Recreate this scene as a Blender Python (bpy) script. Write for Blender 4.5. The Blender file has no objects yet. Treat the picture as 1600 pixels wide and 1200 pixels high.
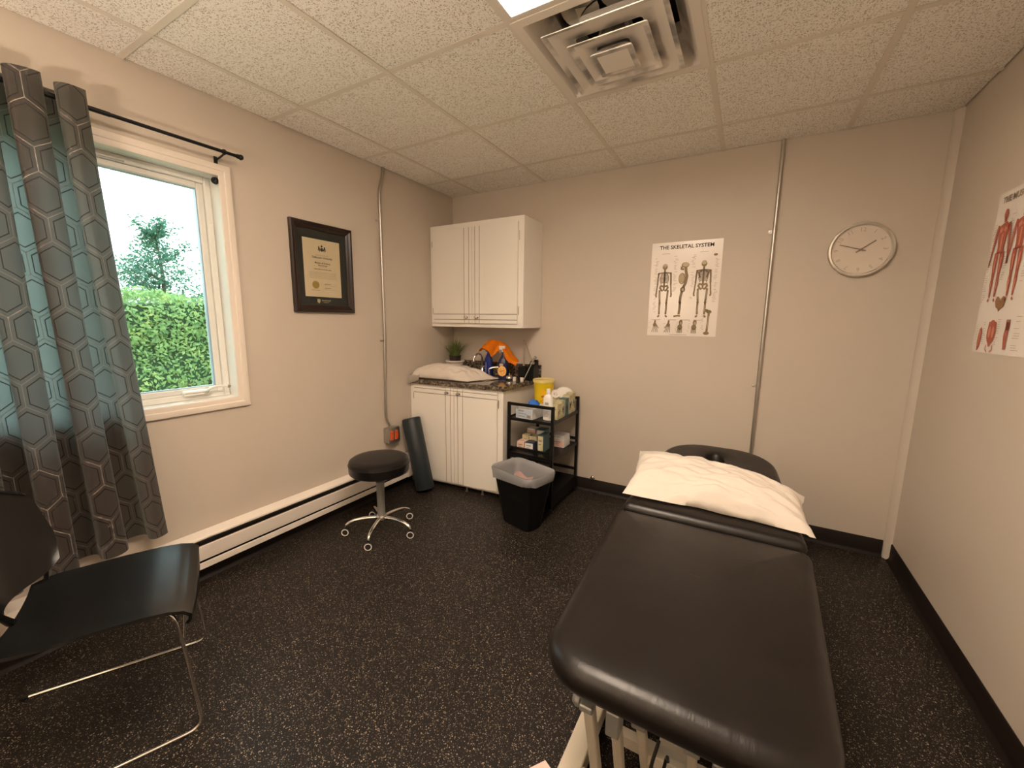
import bpy, bmesh, math, random
from mathutils import Vector, Matrix, noise
from math import pi, sin, cos, radians as R

random.seed(7)
C = bpy.context.scene.collection
sc = bpy.context.scene
W, H, YF = 3.166, 2.3957, -4.30      # room width, height and the wall behind the camera

# ------------------------------------------------------------------ camera
cam_d = bpy.data.cameras.new('camera')
cam_d.sensor_width = 36.0
cam_d.lens = 634.43 * 36 / 1600
cam_d.clip_start = 0.02
cam = bpy.data.objects.new('camera', cam_d)
C.objects.link(cam)
r_ = Vector((0.86601801, 0.49988692, 0.01121941))
u_ = Vector((-0.08713713, 0.1287879, 0.98783642))
f_ = Vector((-0.49236158, 0.85646176, -0.15509136))
cam.matrix_world = Matrix(((r_.x, u_.x, -f_.x, 2.34366755), (r_.y, u_.y, -f_.y, -2.99488353),
                           (r_.z, u_.z, -f_.z, 1.34497506), (0, 0, 0, 1)))
sc.camera = cam

# ------------------------------------------------------------------ world (bright overcast sky)
wd = bpy.data.worlds.new('overcast_sky'); sc.world = wd; wd.use_nodes = True
wt = wd.node_tree
bg = wt.nodes['Background']
tc = wt.nodes.new('ShaderNodeTexCoord')
nz = wt.nodes.new('ShaderNodeTexNoise'); nz.inputs['Scale'].default_value = 2.2; nz.inputs['Detail'].default_value = 4
wt.links.new(tc.outputs['Generated'], nz.inputs['Vector'])
cr = wt.nodes.new('ShaderNodeValToRGB')
cr.color_ramp.elements[0].position = 0.35; cr.color_ramp.elements[0].color = (0.66, 0.86, 0.88, 1)
cr.color_ramp.elements[1].position = 0.62; cr.color_ramp.elements[1].color = (0.86, 1.0, 1.0, 1)
wt.links.new(nz.outputs['Fac'], cr.inputs['Fac'])
wt.links.new(cr.outputs['Color'], bg.inputs['Color'])
bg.inputs['Strength'].default_value = 2.7
LAMP = 15.0                                            # strength of the ceiling light panels
FILL_GLOW = 185.0                                         # strength of the added fill light aimed at the ceiling
LAMP_COL = (1.0, 0.795, 0.615)

# ------------------------------------------------------------------ exposure
sc.view_settings.view_transform = 'Standard'
sc.view_settings.look = 'None'
sc.view_settings.exposure = 0.80
sc.view_settings.gamma = 1.0
sc.view_settings.use_curve_mapping = False
sc.cycles.max_bounces = 10
sc.cycles.transparent_max_bounces = 12

# ================================================================== materials
def mat(name, col, rough=0.5, metal=0.0, bump=None, spec=None, coat=0.0, alpha=None, var=None, emit=None):
    m = bpy.data.materials.new(name); m.use_nodes = True
    t = m.node_tree; b = t.nodes['Principled BSDF']
    b.inputs['Base Color'].default_value = (*col, 1)
    b.inputs['Roughness'].default_value = rough
    b.inputs['Metallic'].default_value = metal
    if spec is not None: b.inputs['Specular IOR Level'].default_value = spec
    if coat: b.inputs['Coat Weight'].default_value = coat
    if emit: b.inputs['Emission Color'].default_value = (*emit[0], 1); b.inputs['Emission Strength'].default_value = emit[1]
    if bump or var:
        c = t.nodes.new('ShaderNodeTexCoord')
    if bump:                                      # (scale, strength, distance)
        n = t.nodes.new('ShaderNodeTexNoise'); n.inputs['Scale'].default_value = bump[0]; n.inputs['Detail'].default_value = 4
        t.links.new(c.outputs['Object'], n.inputs['Vector'])
        bp = t.nodes.new('ShaderNodeBump'); bp.inputs['Strength'].default_value = bump[1]
        bp.inputs['Distance'].default_value = bump[2] if len(bump) > 2 else 0.002
        t.links.new(n.outputs['Fac'], bp.inputs['Height']); t.links.new(bp.outputs['Normal'], b.inputs['Normal'])
    if var:                                       # (scale, second colour)
        n = t.nodes.new('ShaderNodeTexNoise'); n.inputs['Scale'].default_value = var[0]; n.inputs['Detail'].default_value = 5
        t.links.new(c.outputs['Object'], n.inputs['Vector'])
        mx = t.nodes.new('ShaderNodeMix'); mx.data_type = 'RGBA'
        mx.inputs[6].default_value = (*col, 1); mx.inputs[7].default_value = (*var[1], 1)
        rp = t.nodes.new('ShaderNodeMapRange'); rp.inputs[1].default_value = 0.35; rp.inputs[2].default_value = 0.65
        t.links.new(n.outputs['Fac'], rp.inputs[0]); t.links.new(rp.outputs[0], mx.inputs[0])
        t.links.new(mx.outputs[2], b.inputs['Base Color'])
    return m

M = {}
M['wall'] = mat('wall_paint', (0.60, 0.53, 0.45), 0.55, bump=(260, 0.08, 0.001), var=(1.3, (0.585, 0.515, 0.435)))
M['white'] = mat('white_enamel', (0.78, 0.73, 0.66), 0.35, bump=(60, 0.05, 0.001))
M['cab'] = mat('cabinet_paint', (0.86, 0.82, 0.75), 0.42, bump=(90, 0.06, 0.001))
M['groove'] = mat('groove_dark', (0.22, 0.18, 0.14), 0.6)  # grooves coloured darker than the door faces
M['trim'] = mat('window_casing_paint', (0.80, 0.72, 0.63), 0.45)
M['vinyl'] = mat('window_vinyl', (0.80, 0.79, 0.74), 0.35)
M['heater'] = mat('heater_enamel', (0.80, 0.73, 0.66), 0.38)
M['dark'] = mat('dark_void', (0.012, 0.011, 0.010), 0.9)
M['fin'] = mat('heater_fins', (0.10, 0.09, 0.085), 0.6, 0.4)
M['cove'] = mat('rubber_cove_base', (0.010, 0.006, 0.0045), 0.5, spec=0.25)
M['black_plastic'] = mat('black_plastic', (0.005, 0.005, 0.005), 0.40, spec=0.3)
M['chair_plastic'] = mat('chair_plastic', (0.006, 0.006, 0.006), 0.30, bump=(500, 0.12, 0.0005), spec=0.38)
M['black_metal'] = mat('black_metal', (0.004, 0.004, 0.004), 0.40, spec=0.3)
M['chrome'] = mat('chrome', (0.80, 0.78, 0.75), 0.12, 1.0)
M['steel'] = mat('galvanised_steel', (0.52, 0.50, 0.46), 0.35, 1.0, bump=(70, 0.1, 0.001))
M['grey_metal'] = mat('grey_cast_metal', (0.34, 0.34, 0.32), 0.5, 0.5)
M['cream_steel'] = mat('cream_powder_coat', (0.62, 0.56, 0.46), 0.40)
M['grid'] = mat('ceiling_grid_enamel', (0.76, 0.70, 0.60), 0.5)
M['vent'] = mat('diffuser_enamel', (0.78, 0.71, 0.61), 0.45)
M['seat_leather'] = mat('stool_vinyl', (0.007, 0.006, 0.006), 0.36, spec=0.35, bump=(160, 0.15, 0.001))
M['roller'] = mat('roller_vinyl', (0.018, 0.026, 0.031), 0.45, spec=0.4, bump=(200, 0.12, 0.001))
M['linen'] = mat('pillowcase_cotton', (0.66, 0.60, 0.53), 0.85, bump=(16, 0.45, 0.012))
M['tyre'] = mat('caster_rubber', (0.015, 0.015, 0.015), 0.5)
M['castor'] = mat('caster_ring', (0.72, 0.68, 0.62), 0.4)
M['frame_wood'] = mat('dark_mahogany', (0.012, 0.0055, 0.0045), 0.30, bump=(30, 0.1, 0.001), var=(14, (0.020, 0.008, 0.006)))
M['mat_board'] = mat('green_black_mat', (0.016, 0.019, 0.016), 0.8)
M['parchment'] = mat('parchment', (0.70, 0.60, 0.40), 0.75, var=(20, (0.68, 0.57, 0.37)))
M['ink'] = mat('black_ink', (0.03, 0.025, 0.02), 0.8)
M['ink_grey'] = mat('grey_ink', (0.30, 0.24, 0.18), 0.8)
M['gold'] = mat('gold_foil', (0.48, 0.36, 0.08), 0.4, 0.6)
M['gold_ink'] = mat('pale_gold_ink', (0.55, 0.48, 0.28), 0.5)
M['poster'] = mat('laminated_poster_paper', (0.86, 0.80, 0.74), 0.16, coat=0.4)
M['bone'] = mat('bone_print', (0.26, 0.19, 0.10), 0.5)
M['bone_light'] = mat('pale_bone_print', (0.52, 0.41, 0.25), 0.5)
M['muscle'] = mat('muscle_print', (0.42, 0.10, 0.06), 0.5)
M['muscle_light'] = mat('pale_muscle_print', (0.62, 0.24, 0.16), 0.5)
M['muscle_brown'] = mat('brown_muscle_print', (0.30, 0.15, 0.06), 0.5)
M['clock_rim'] = mat('clock_rim_silver', (0.70, 0.66, 0.60), 0.25, 0.6)
M['clock_face'] = mat('clock_face', (0.70, 0.62, 0.53), 0.5)
M['clock_hand'] = mat('clock_hand_grey', (0.25, 0.20, 0.15), 0.4, 0.3)
M['numeral'] = mat('numeral_grey', (0.42, 0.36, 0.29), 0.5)
M['orange_plastic'] = mat('orange_receptacle', (0.75, 0.12, 0.03), 0.4)
M['orange_cloth'] = mat('orange_cloth', (1.0, 0.32, 0.004), 0.85, bump=(500, 0.3, 0.001))
M['blue_plastic'] = mat('blue_bottle', (0.012, 0.030, 0.22), 0.25)
M['navy_plastic'] = mat('navy_bottle', (0.010, 0.016, 0.07), 0.25)
M['label_orange'] = mat('orange_label', (0.80, 0.36, 0.06), 0.4, var=(60, (0.85, 0.55, 0.20)))
M['label_white'] = mat('white_label', (0.75, 0.72, 0.66), 0.5)
M['pot'] = mat('dark_pot', (0.020, 0.014, 0.010), 0.5)
M['white_ceramic'] = mat('white_ceramic', (0.75, 0.66, 0.58), 0.3)
M['yellow'] = mat('yellow_sharps_plastic', (0.80, 0.58, 0.01), 0.35)
M['yellow_lid'] = mat('pale_yellow_lid', (0.80, 0.66, 0.25), 0.4)
M['red_ink'] = mat('red_brown_ink', (0.35, 0.10, 0.03), 0.6)
M['lotion'] = mat('white_lotion_bottle', (0.82, 0.80, 0.76), 0.3)
M['box_white'] = mat('white_carton', (0.72, 0.72, 0.72), 0.6)
M['box_blue'] = mat('pale_blue_carton', (0.42, 0.50, 0.60), 0.6)
M['box_cream'] = mat('cream_carton', (0.66, 0.58, 0.38), 0.6, var=(45, (0.52, 0.50, 0.30)))
M['box_teal'] = mat('teal_carton', (0.08, 0.16, 0.17), 0.6)
M['box_navy'] = mat('navy_carton_side', (0.03, 0.045, 0.08), 0.6)
M['box_pink'] = mat('pink_carton', (0.72, 0.50, 0.42), 0.6)
M['glove'] = mat('blue_nitrile', (0.03, 0.16, 0.60), 0.45)
M['granite_edge'] = None
M['tissue'] = mat('tissue', (0.78, 0.72, 0.68), 0.9)
M['paper_pink'] = mat('pink_paper', (0.72, 0.52, 0.47), 0.8)
M['bark'] = mat('bark', (0.10, 0.085, 0.06), 0.9)
M['grass'] = mat('dry_lawn', (0.30, 0.36, 0.16), 0.9, var=(30, (0.38, 0.40, 0.24)))
M['hose'] = mat('blue_grey_tape', (0.35, 0.45, 0.55), 0.3)

def nodes(name):
    m = bpy.data.materials.new(name); m.use_nodes = True
    return m, m.node_tree, m.node_tree.nodes['Principled BSDF']

def N(t, kind, **kw):
    n = t.nodes.new(kind)
    for k, v in kw.items(): setattr(n, k, v)
    return n

def mth(t, op, a, b=None):
    n = N(t, 'ShaderNodeMath', operation=op)
    for i, s in enumerate((a, b)):
        if s is None: continue
        if isinstance(s, (int, float)): n.inputs[i].default_value = s
        else: t.links.new(s, n.inputs[i])
    return n.outputs[0]

# speckled rubber floor ------------------------------------------------------
m, t, b = nodes('speckled_rubber_floor')
c = N(t, 'ShaderNodeTexCoord')
wn = N(t, 'ShaderNodeTexNoise'); wn.inputs['Scale'].default_value = 170
t.links.new(c.outputs['Object'], wn.inputs['Vector'])
wv = N(t, 'ShaderNodeVectorMath', operation='MULTIPLY_ADD')
wv.inputs[1].default_value = (0.006, 0.006, 0.0)
t.links.new(wn.outputs['Color'], wv.inputs[0]); t.links.new(c.outputs['Object'], wv.inputs[2])
prev = None
for sca, dist, keep in ((175, 0.42, 0.42), (300, 0.44, 0.45), (120, 0.28, 0.66)):
    v = N(t, 'ShaderNodeTexVoronoi'); v.inputs['Scale'].default_value = sca
    t.links.new(wv.outputs[0], v.inputs['Vector'])
    sp = N(t, 'ShaderNodeSeparateColor'); t.links.new(v.outputs['Color'], sp.inputs[0])
    k = mth(t, 'MULTIPLY', mth(t, 'LESS_THAN', v.outputs['Distance'], mth(t, 'MULTIPLY', sp.outputs[1], dist)),
            mth(t, 'GREATER_THAN', sp.outputs[0], keep))
    k = mth(t, 'MULTIPLY', k, mth(t, 'ADD', mth(t, 'MULTIPLY', sp.outputs[2], 0.8), 0.2))
    prev = k if prev is None else mth(t, 'MAXIMUM', prev, k)
mx = N(t, 'ShaderNodeMix', data_type='RGBA')
mx.inputs[6].default_value = (0.007, 0.005, 0.004, 1); mx.inputs[7].default_value = (0.38, 0.31, 0.235, 1)
t.links.new(prev, mx.inputs[0]); t.links.new(mx.outputs[2], b.inputs['Base Color'])
b.inputs['Roughness'].default_value = 0.48
b.inputs['Specular IOR Level'].default_value = 0.30
bp = N(t, 'ShaderNodeBump'); bp.inputs['Strength'].default_value = 0.25; bp.inputs['Distance'].default_value = 0.001
t.links.new(wn.outputs['Fac'], bp.inputs['Height']); t.links.new(bp.outputs['Normal'], b.inputs['Normal'])
M['floor'] = m

# fissured acoustic tile -----------------------------------------------------
m, t, b = nodes('fissured_acoustic_tile')
c = N(t, 'ShaderNodeTexCoord')
wn = N(t, 'ShaderNodeTexNoise'); wn.inputs['Scale'].default_value = 70
t.links.new(c.outputs['Object'], wn.inputs['Vector'])
wv = N(t, 'ShaderNodeVectorMath', operation='MULTIPLY_ADD'); wv.inputs[1].default_value = (0.016, 0.016, 0)
t.links.new(wn.outputs['Color'], wv.inputs[0]); t.links.new(c.outputs['Object'], wv.inputs[2])
prev = None
for sx, sy, dist, keep in ((90, 180, 0.38, 0.45), (180, 95, 0.36, 0.50), (260, 260, 0.34, 0.45)):
    mp = N(t, 'ShaderNodeMapping'); mp.inputs['Scale'].default_value = (sx, sy, 1)
    t.links.new(wv.outputs[0], mp.inputs['Vector'])
    v = N(t, 'ShaderNodeTexVoronoi', voronoi_dimensions='2D'); v.inputs['Scale'].default_value = 1
    t.links.new(mp.outputs[0], v.inputs['Vector'])
    sp = N(t, 'ShaderNodeSeparateColor'); t.links.new(v.outputs['Color'], sp.inputs[0])
    k = mth(t, 'MULTIPLY', mth(t, 'LESS_THAN', v.outputs['Distance'], mth(t, 'MULTIPLY', sp.outputs[1], dist)),
            mth(t, 'GREATER_THAN', sp.outputs[0], keep))
    prev = k if prev is None else mth(t, 'MAXIMUM', prev, k)
mx = N(t, 'ShaderNodeMix', data_type='RGBA')
mx.inputs[6].default_value = (0.95, 0.92, 0.85, 1); mx.inputs[7].default_value = (0.50, 0.43, 0.34, 1)
t.links.new(prev, mx.inputs[0]); t.links.new(mx.outputs[2], b.inputs['Base Color'])
b.inputs['Roughness'].default_value = 0.9
bp = N(t, 'ShaderNodeBump'); bp.inputs['Strength'].default_value = 0.3; bp.inputs['Distance'].default_value = 0.002
t.links.new(wn.outputs['Fac'], bp.inputs['Height']); t.links.new(bp.outputs['Normal'], b.inputs['Normal'])
M['tile'] = m

# enamel of the air diffuser with soot around its slots ------------------------
m, t, b = nodes('sooty_diffuser_enamel')
c = N(t, 'ShaderNodeTexCoord')
sx = N(t, 'ShaderNodeSeparateXYZ'); t.links.new(c.outputs['Object'], sx.inputs[0])
ch_ = mth(t, 'MAXIMUM', mth(t, 'ABSOLUTE', sx.outputs[0]), mth(t, 'ABSOLUTE', sx.outputs[1]))
n = N(t, 'ShaderNodeTexNoise'); n.inputs['Scale'].default_value = 7; n.inputs['Detail'].default_value = 3
t.links.new(c.outputs['Object'], n.inputs['Vector'])
tot = None
for r_in, wdt in ((0.070, 0.034), (0.138, 0.034), (0.214, 0.045)):
    k = N(t, 'ShaderNodeMapRange'); k.inputs[1].default_value = r_in + wdt; k.inputs[2].default_value = r_in
    t.links.new(ch_, k.inputs[0])
    k = mth(t, 'MULTIPLY', k.outputs[0], mth(t, 'GREATER_THAN', ch_, r_in - 0.012))
    tot = k if tot is None else mth(t, 'MAXIMUM', tot, k)
k2 = N(t, 'ShaderNodeMapRange'); k2.inputs[1].default_value = 0.40; k2.inputs[2].default_value = 0.60; t.links.new(n.outputs['Fac'], k2.inputs[0])
tot = mth(t, 'MULTIPLY', mth(t, 'MULTIPLY', tot, k2.outputs[0]), 0.85)
mx = N(t, 'ShaderNodeMix', data_type='RGBA'); mx.inputs[6].default_value = (0.80, 0.74, 0.65, 1); mx.inputs[7].default_value = (0.12, 0.11, 0.10, 1)
t.links.new(tot, mx.inputs[0]); t.links.new(mx.outputs[2], b.inputs['Base Color']); b.inputs['Roughness'].default_value = 0.45
M['vent'] = m

# granite laminate -----------------------------------------------------------
m, t, b = nodes('granite_laminate')
c = N(t, 'ShaderNodeTexCoord')
v = N(t, 'ShaderNodeTexVoronoi'); v.inputs['Scale'].default_value = 95
n = N(t, 'ShaderNodeTexNoise'); n.inputs['Scale'].default_value = 38; n.inputs['Detail'].default_value = 6
t.links.new(c.outputs['Object'], v.inputs['Vector']); t.links.new(c.outputs['Object'], n.inputs['Vector'])
rp = N(t, 'ShaderNodeValToRGB')
e = rp.color_ramp.elements
e[0].position = 0.36; e[0].color = (0.030, 0.024, 0.018, 1)
e[1].position = 0.66; e[1].color = (0.30, 0.25, 0.19, 1)
x = e.new(0.50); x.color = (0.11, 0.085, 0.06, 1)
sp = N(t, 'ShaderNodeSeparateColor'); t.links.new(v.outputs['Color'], sp.inputs[0])
k = mth(t, 'ADD', mth(t, 'MULTIPLY', sp.outputs[0], 0.28), mth(t, 'MULTIPLY', n.outputs['Fac'], 0.72))
t.links.new(k, rp.inputs['Fac']); t.links.new(rp.outputs['Color'], b.inputs['Base Color'])
b.inputs['Roughness'].default_value = 0.12
M['granite'] = m

# treatment table vinyl --------------------------------------------------------
m, t, b = nodes('table_vinyl')
b.inputs['Base Color'].default_value = (0.008, 0.006, 0.005, 1)
b.inputs['Specular IOR Level'].default_value = 0.36
b.inputs['Roughness'].default_value = 0.34
c = N(t, 'ShaderNodeTexCoord')
n1 = N(t, 'ShaderNodeTexNoise'); n1.inputs['Scale'].default_value = 240; n1.inputs['Detail'].default_value = 3
mp = N(t, 'ShaderNodeMapping'); mp.inputs['Scale'].default_value = (24, 6, 6)
mp.inputs['Rotation'].default_value = (0, 0, 0.4)
n2 = N(t, 'ShaderNodeTexNoise'); n2.inputs['Scale'].default_value = 1; n2.inputs['Detail'].default_value = 3; n2.inputs['Distortion'].default_value = 1.2
t.links.new(c.outputs['Object'], n1.inputs['Vector']); t.links.new(c.outputs['Object'], mp.inputs['Vector']); t.links.new(mp.outputs[0], n2.inputs['Vector'])
b1 = N(t, 'ShaderNodeBump'); b1.inputs['Strength'].default_value = 0.22; b1.inputs['Distance'].default_value = 0.0008
b2 = N(t, 'ShaderNodeBump'); b2.inputs['Strength'].default_value = 0.22; b2.inputs['Distance'].default_value = 0.0038
t.links.new(n1.outputs['Fac'], b1.inputs['Height']); t.links.new(n2.outputs['Fac'], b2.inputs['Height'])
t.links.new(b1.outputs['Normal'], b2.inputs['Normal']); t.links.new(b2.outputs['Normal'], b.inputs['Normal'])
n3 = N(t, 'ShaderNodeTexNoise'); n3.inputs['Scale'].default_value = 5; n3.inputs['Detail'].default_value = 5
t.links.new(c.outputs['Object'], n3.inputs['Vector'])
mr = N(t, 'ShaderNodeMapRange'); mr.inputs[1].default_value = 0.3; mr.inputs[2].default_value = 0.7; mr.inputs[3].default_value = 0.30; mr.inputs[4].default_value = 0.44
t.links.new(n3.outputs['Fac'], mr.inputs[0]); t.links.new(mr.outputs[0], b.inputs['Roughness'])
M['table_vinyl'] = m

# window glass (thin pane) and clear acrylic -----------------------------------
def clear(name, col, gloss=0.06, rough=0.0):
    m = bpy.data.materials.new(name); m.use_nodes = True; t = m.node_tree
    t.nodes.remove(t.nodes['Principled BSDF'])
    tr = N(t, 'ShaderNodeBsdfTransparent'); tr.inputs[0].default_value = (*col, 1)
    gl = N(t, 'ShaderNodeBsdfGlossy'); gl.inputs['Roughness'].default_value = rough
    mx = N(t, 'ShaderNodeMixShader')
    lw = N(t, 'ShaderNodeLayerWeight'); lw.inputs[0].default_value = 0.15
    k = mth(t, 'ADD', mth(t, 'MULTIPLY', lw.outputs['Fresnel'], 0.5), gloss * 0.5)
    t.links.new(k, mx.inputs[0]); t.links.new(tr.outputs[0], mx.inputs[1]); t.links.new(gl.outputs[0], mx.inputs[2])
    t.links.new(mx.outputs[0], t.nodes['Material Output'].inputs[0])
    return m
M['glass'] = clear('window_glass', (0.93, 0.97, 0.96))
M['acrylic'] = clear('grey_acrylic', (0.55, 0.53, 0.50), 0.3, 0.1)

# thin grey bin liner
m = bpy.data.materials.new('bin_liner_film'); m.use_nodes = True; t = m.node_tree
pb = t.nodes['Principled BSDF']; pb.inputs['Base Color'].default_value = (0.60, 0.60, 0.62, 1); pb.inputs['Roughness'].default_value = 0.22
tr = N(t, 'ShaderNodeBsdfTransparent'); tl = N(t, 'ShaderNodeBsdfTranslucent'); tl.inputs[0].default_value = (0.4, 0.4, 0.42, 1)
mx = N(t, 'ShaderNodeMixShader'); mx.inputs[0].default_value = 0.40
mx2 = N(t, 'ShaderNodeMixShader'); mx2.inputs[0].default_value = 0.25
t.links.new(pb.outputs[0], mx.inputs[1]); t.links.new(tl.outputs[0], mx.inputs[2])
t.links.new(mx.outputs[0], mx2.inputs[1]); t.links.new(tr.outputs[0], mx2.inputs[2])
t.links.new(mx2.outputs[0], t.nodes['Material Output'].inputs[0])
M['liner'] = m

# leaves -----------------------------------------------------------------------
def leafy(name, c1, c2, c3):
    m = bpy.data.materials.new(name); m.use_nodes = True; t = m.node_tree
    pb = t.nodes['Principled BSDF']; pb.inputs['Roughness'].default_value = 0.6
    c = N(t, 'ShaderNodeTexCoord')
    n = N(t, 'ShaderNodeTexNoise'); n.inputs['Scale'].default_value = 5; n.inputs['Detail'].default_value = 8; n.inputs['Roughness'].default_value = 0.8
    t.links.new(c.outputs['Object'], n.inputs['Vector'])
    rp = N(t, 'ShaderNodeValToRGB'); e = rp.color_ramp.elements
    e[0].position = 0.38; e[0].color = (*c1, 1); e[1].position = 0.66; e[1].color = (*c3, 1)
    x = e.new(0.52); x.color = (*c2, 1)
    t.links.new(n.outputs['Fac'], rp.inputs['Fac']); t.links.new(rp.outputs['Color'], pb.inputs['Base Color'])
    tl = N(t, 'ShaderNodeBsdfTranslucent'); t.links.new(rp.outputs['Color'], tl.inputs[0])
    mx = N(t, 'ShaderNodeMixShader'); mx.inputs[0].default_value = 0.4
    t.links.new(pb.outputs[0], mx.inputs[1]); t.links.new(tl.outputs[0], mx.inputs[2])
    t.links.new(mx.outputs[0], t.nodes['Material Output'].inputs[0])
    return m
M['hedge'] = leafy('hedge_leaves', (0.15, 0.27, 0.12), (0.32, 0.48, 0.18), (0.52, 0.54, 0.18))
M['hedge_core'] = mat('hedge_dark_core', (0.035, 0.07, 0.03), 0.9)  # dark green core that shows in the gaps between leaves
M['tree_leaf'] = leafy('tree_leaves', (0.07, 0.19, 0.15), (0.10, 0.24, 0.15), (0.16, 0.29, 0.13))
M['plant_leaf'] = mat('plant_blades', (0.09, 0.13, 0.025), 0.5, var=(30, (0.22, 0.28, 0.07)))

# prismatic light lens ---------------------------------------------------------
m, t, b = nodes('light_lens')
b.inputs['Base Color'].default_value = (0.9, 0.85, 0.75, 1)
b.inputs['Emission Color'].default_value = (*LAMP_COL, 1)
b.inputs['Emission Strength'].default_value = LAMP
M['lens'] = m

# patterned curtain ------------------------------------------------------------
m = bpy.data.materials.new('patterned_curtain'); m.use_nodes = True; t = m.node_tree
pb = t.nodes['Principled BSDF']
uv = N(t, 'ShaderNodeUVMap')
mp = N(t, 'ShaderNodeMapping'); mp.inputs['Scale'].default_value = (1 / 0.098, 1 / 0.135, 0)
t.links.new(uv.outputs[0], mp.inputs['Vector'])
def vm(op, a, b=None, c=None):
    n = N(t, 'ShaderNodeVectorMath', operation=op)
    for i, s in enumerate((a, b, c)):
        if s is None: continue
        if isinstance(s, tuple): n.inputs[i].default_value = s
        else: t.links.new(s, n.inputs[i])
    return n
RR = (1.0, 1.7320508, 1.0); HH = (0.5, 0.8660254, 0.0)
def wrap(vec):
    n = N(t, 'ShaderNodeVectorMath', operation='WRAP')
    t.links.new(vec, n.inputs[0]); n.inputs[1].default_value = HH[:2] + (1.0,); n.inputs[2].default_value = (-0.5, -0.8660254, -1.0)
    return n.outputs[0]
p0 = mp.outputs[0]
A_ = wrap(p0); B_ = wrap(vm('ADD', p0, HH).outputs[0])
da = vm('LENGTH', A_).outputs['Value']; db = vm('LENGTH', B_).outputs['Value']
def hexd(v):
    a = vm('ABSOLUTE', v).outputs[0]
    s = N(t, 'ShaderNodeSeparateXYZ'); t.links.new(a, s.inputs[0])
    d = vm('DOT_PRODUCT', a, (0.5, 0.8660254, 0.0)).outputs['Value']
    return mth(t, 'MAXIMUM', s.outputs[0], d)
sel = mth(t, 'LESS_THAN', da, db)
hd = mth(t, 'ADD', mth(t, 'MULTIPLY', sel, hexd(A_)), mth(t, 'MULTIPLY', mth(t, 'SUBTRACT', 1.0, sel), hexd(B_)))
line1 = mth(t, 'GREATER_THAN', hd, 0.491)
line2 = mth(t, 'MULTIPLY', mth(t, 'GREATER_THAN', hd, 0.37), mth(t, 'LESS_THAN', hd, 0.40))
wv = N(t, 'ShaderNodeTexNoise'); wv.inputs['Scale'].default_value = 1; wv.inputs['Detail'].default_value = 3
mp2 = N(t, 'ShaderNodeMapping'); mp2.inputs['Scale'].default_value = (700, 90, 1)
t.links.new(uv.outputs[0], mp2.inputs['Vector']); t.links.new(mp2.outputs[0], wv.inputs['Vector'])
base = N(t, 'ShaderNodeMix', data_type='RGBA')
base.inputs[6].default_value = (0.034, 0.023, 0.019, 1); base.inputs[7].default_value = (0.068, 0.047, 0.039, 1)
t.links.new(wv.outputs['Fac'], base.inputs[0])
l1 = N(t, 'ShaderNodeMix', data_type='RGBA'); l1.inputs[7].default_value = (0.50, 0.43, 0.38, 1)
t.links.new(line1, l1.inputs[0]); t.links.new(base.outputs[2], l1.inputs[6])
l2 = N(t, 'ShaderNodeMix', data_type='RGBA'); l2.inputs[7].default_value = (0.035, 0.028, 0.026, 1)
t.links.new(mth(t, 'MULTIPLY', line2, 0.5), l2.inputs[0]); t.links.new(l1.outputs[2], l2.inputs[6])
t.links.new(l2.outputs[2], pb.inputs['Base Color'])
pb.inputs['Roughness'].default_value = 0.55
pb.inputs['Sheen Weight'].default_value = 0.3
tl = N(t, 'ShaderNodeBsdfTranslucent')
tb = N(t, 'ShaderNodeMix', data_type='RGBA')
tb.inputs[6].default_value = (0.33, 0.38, 0.365, 1); tb.inputs[7].default_value = (0.05, 0.055, 0.055, 1)
t.links.new(mth(t, 'MAXIMUM', line1, line2), tb.inputs[0])
t.links.new(tb.outputs[2], tl.inputs[0])
mx = N(t, 'ShaderNodeMixShader'); mx.inputs[0].default_value = 0.42
t.links.new(pb.outputs[0], mx.inputs[1]); t.links.new(tl.outputs[0], mx.inputs[2])
t.links.new(mx.outputs[0], t.nodes['Material Output'].inputs[0])
M['curtain'] = m

# ================================================================== geometry helpers
WM = {}
def wm(o): return WM.get(o.name, Matrix.Identity(4)) if o else Matrix.Identity(4)

def finish(name, bm, m, parent=None, world=True, smooth=35, recalc=True):
    """link bm as ONE mesh object; world=True: bm is in world coordinates"""
    if recalc: bmesh.ops.recalc_face_normals(bm, faces=bm.faces)
    if world and parent is not None: bm.transform(wm(parent).inverted())
    me = bpy.data.meshes.new(name); bm.to_mesh(me); bm.free()
    ms = m if isinstance(m, (list, tuple)) else [m]
    for q in ms: me.materials.append(q)
    if smooth:
        me.polygons.foreach_set('use_smooth', [True] * len(me.polygons))
        me.set_sharp_from_angle(angle=R(smooth))
    o = bpy.data.objects.new(name, me); C.objects.link(o)
    if parent is not None:
        o.parent = parent; WM[o.name] = wm(parent)
    return o

def tag(o, label, cat, group=None):
    o['label'] = label; o['category'] = cat
    if group: o['group'] = group
    return o

def struct(o): o['kind'] = 'structure'; return o

def thing(name, label, cat, loc, rz=0.0, group=None):
    o = bpy.data.objects.new(name, None); C.objects.link(o)
    o.empty_display_size = 0.05
    o.location = loc; o.rotation_euler = (0, 0, rz)
    WM[o.name] = Matrix.Translation(loc) @ Matrix.Rotation(rz, 4, 'Z')
    return tag(o, label, cat, group)

def BM(): return bmesh.new()

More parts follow.
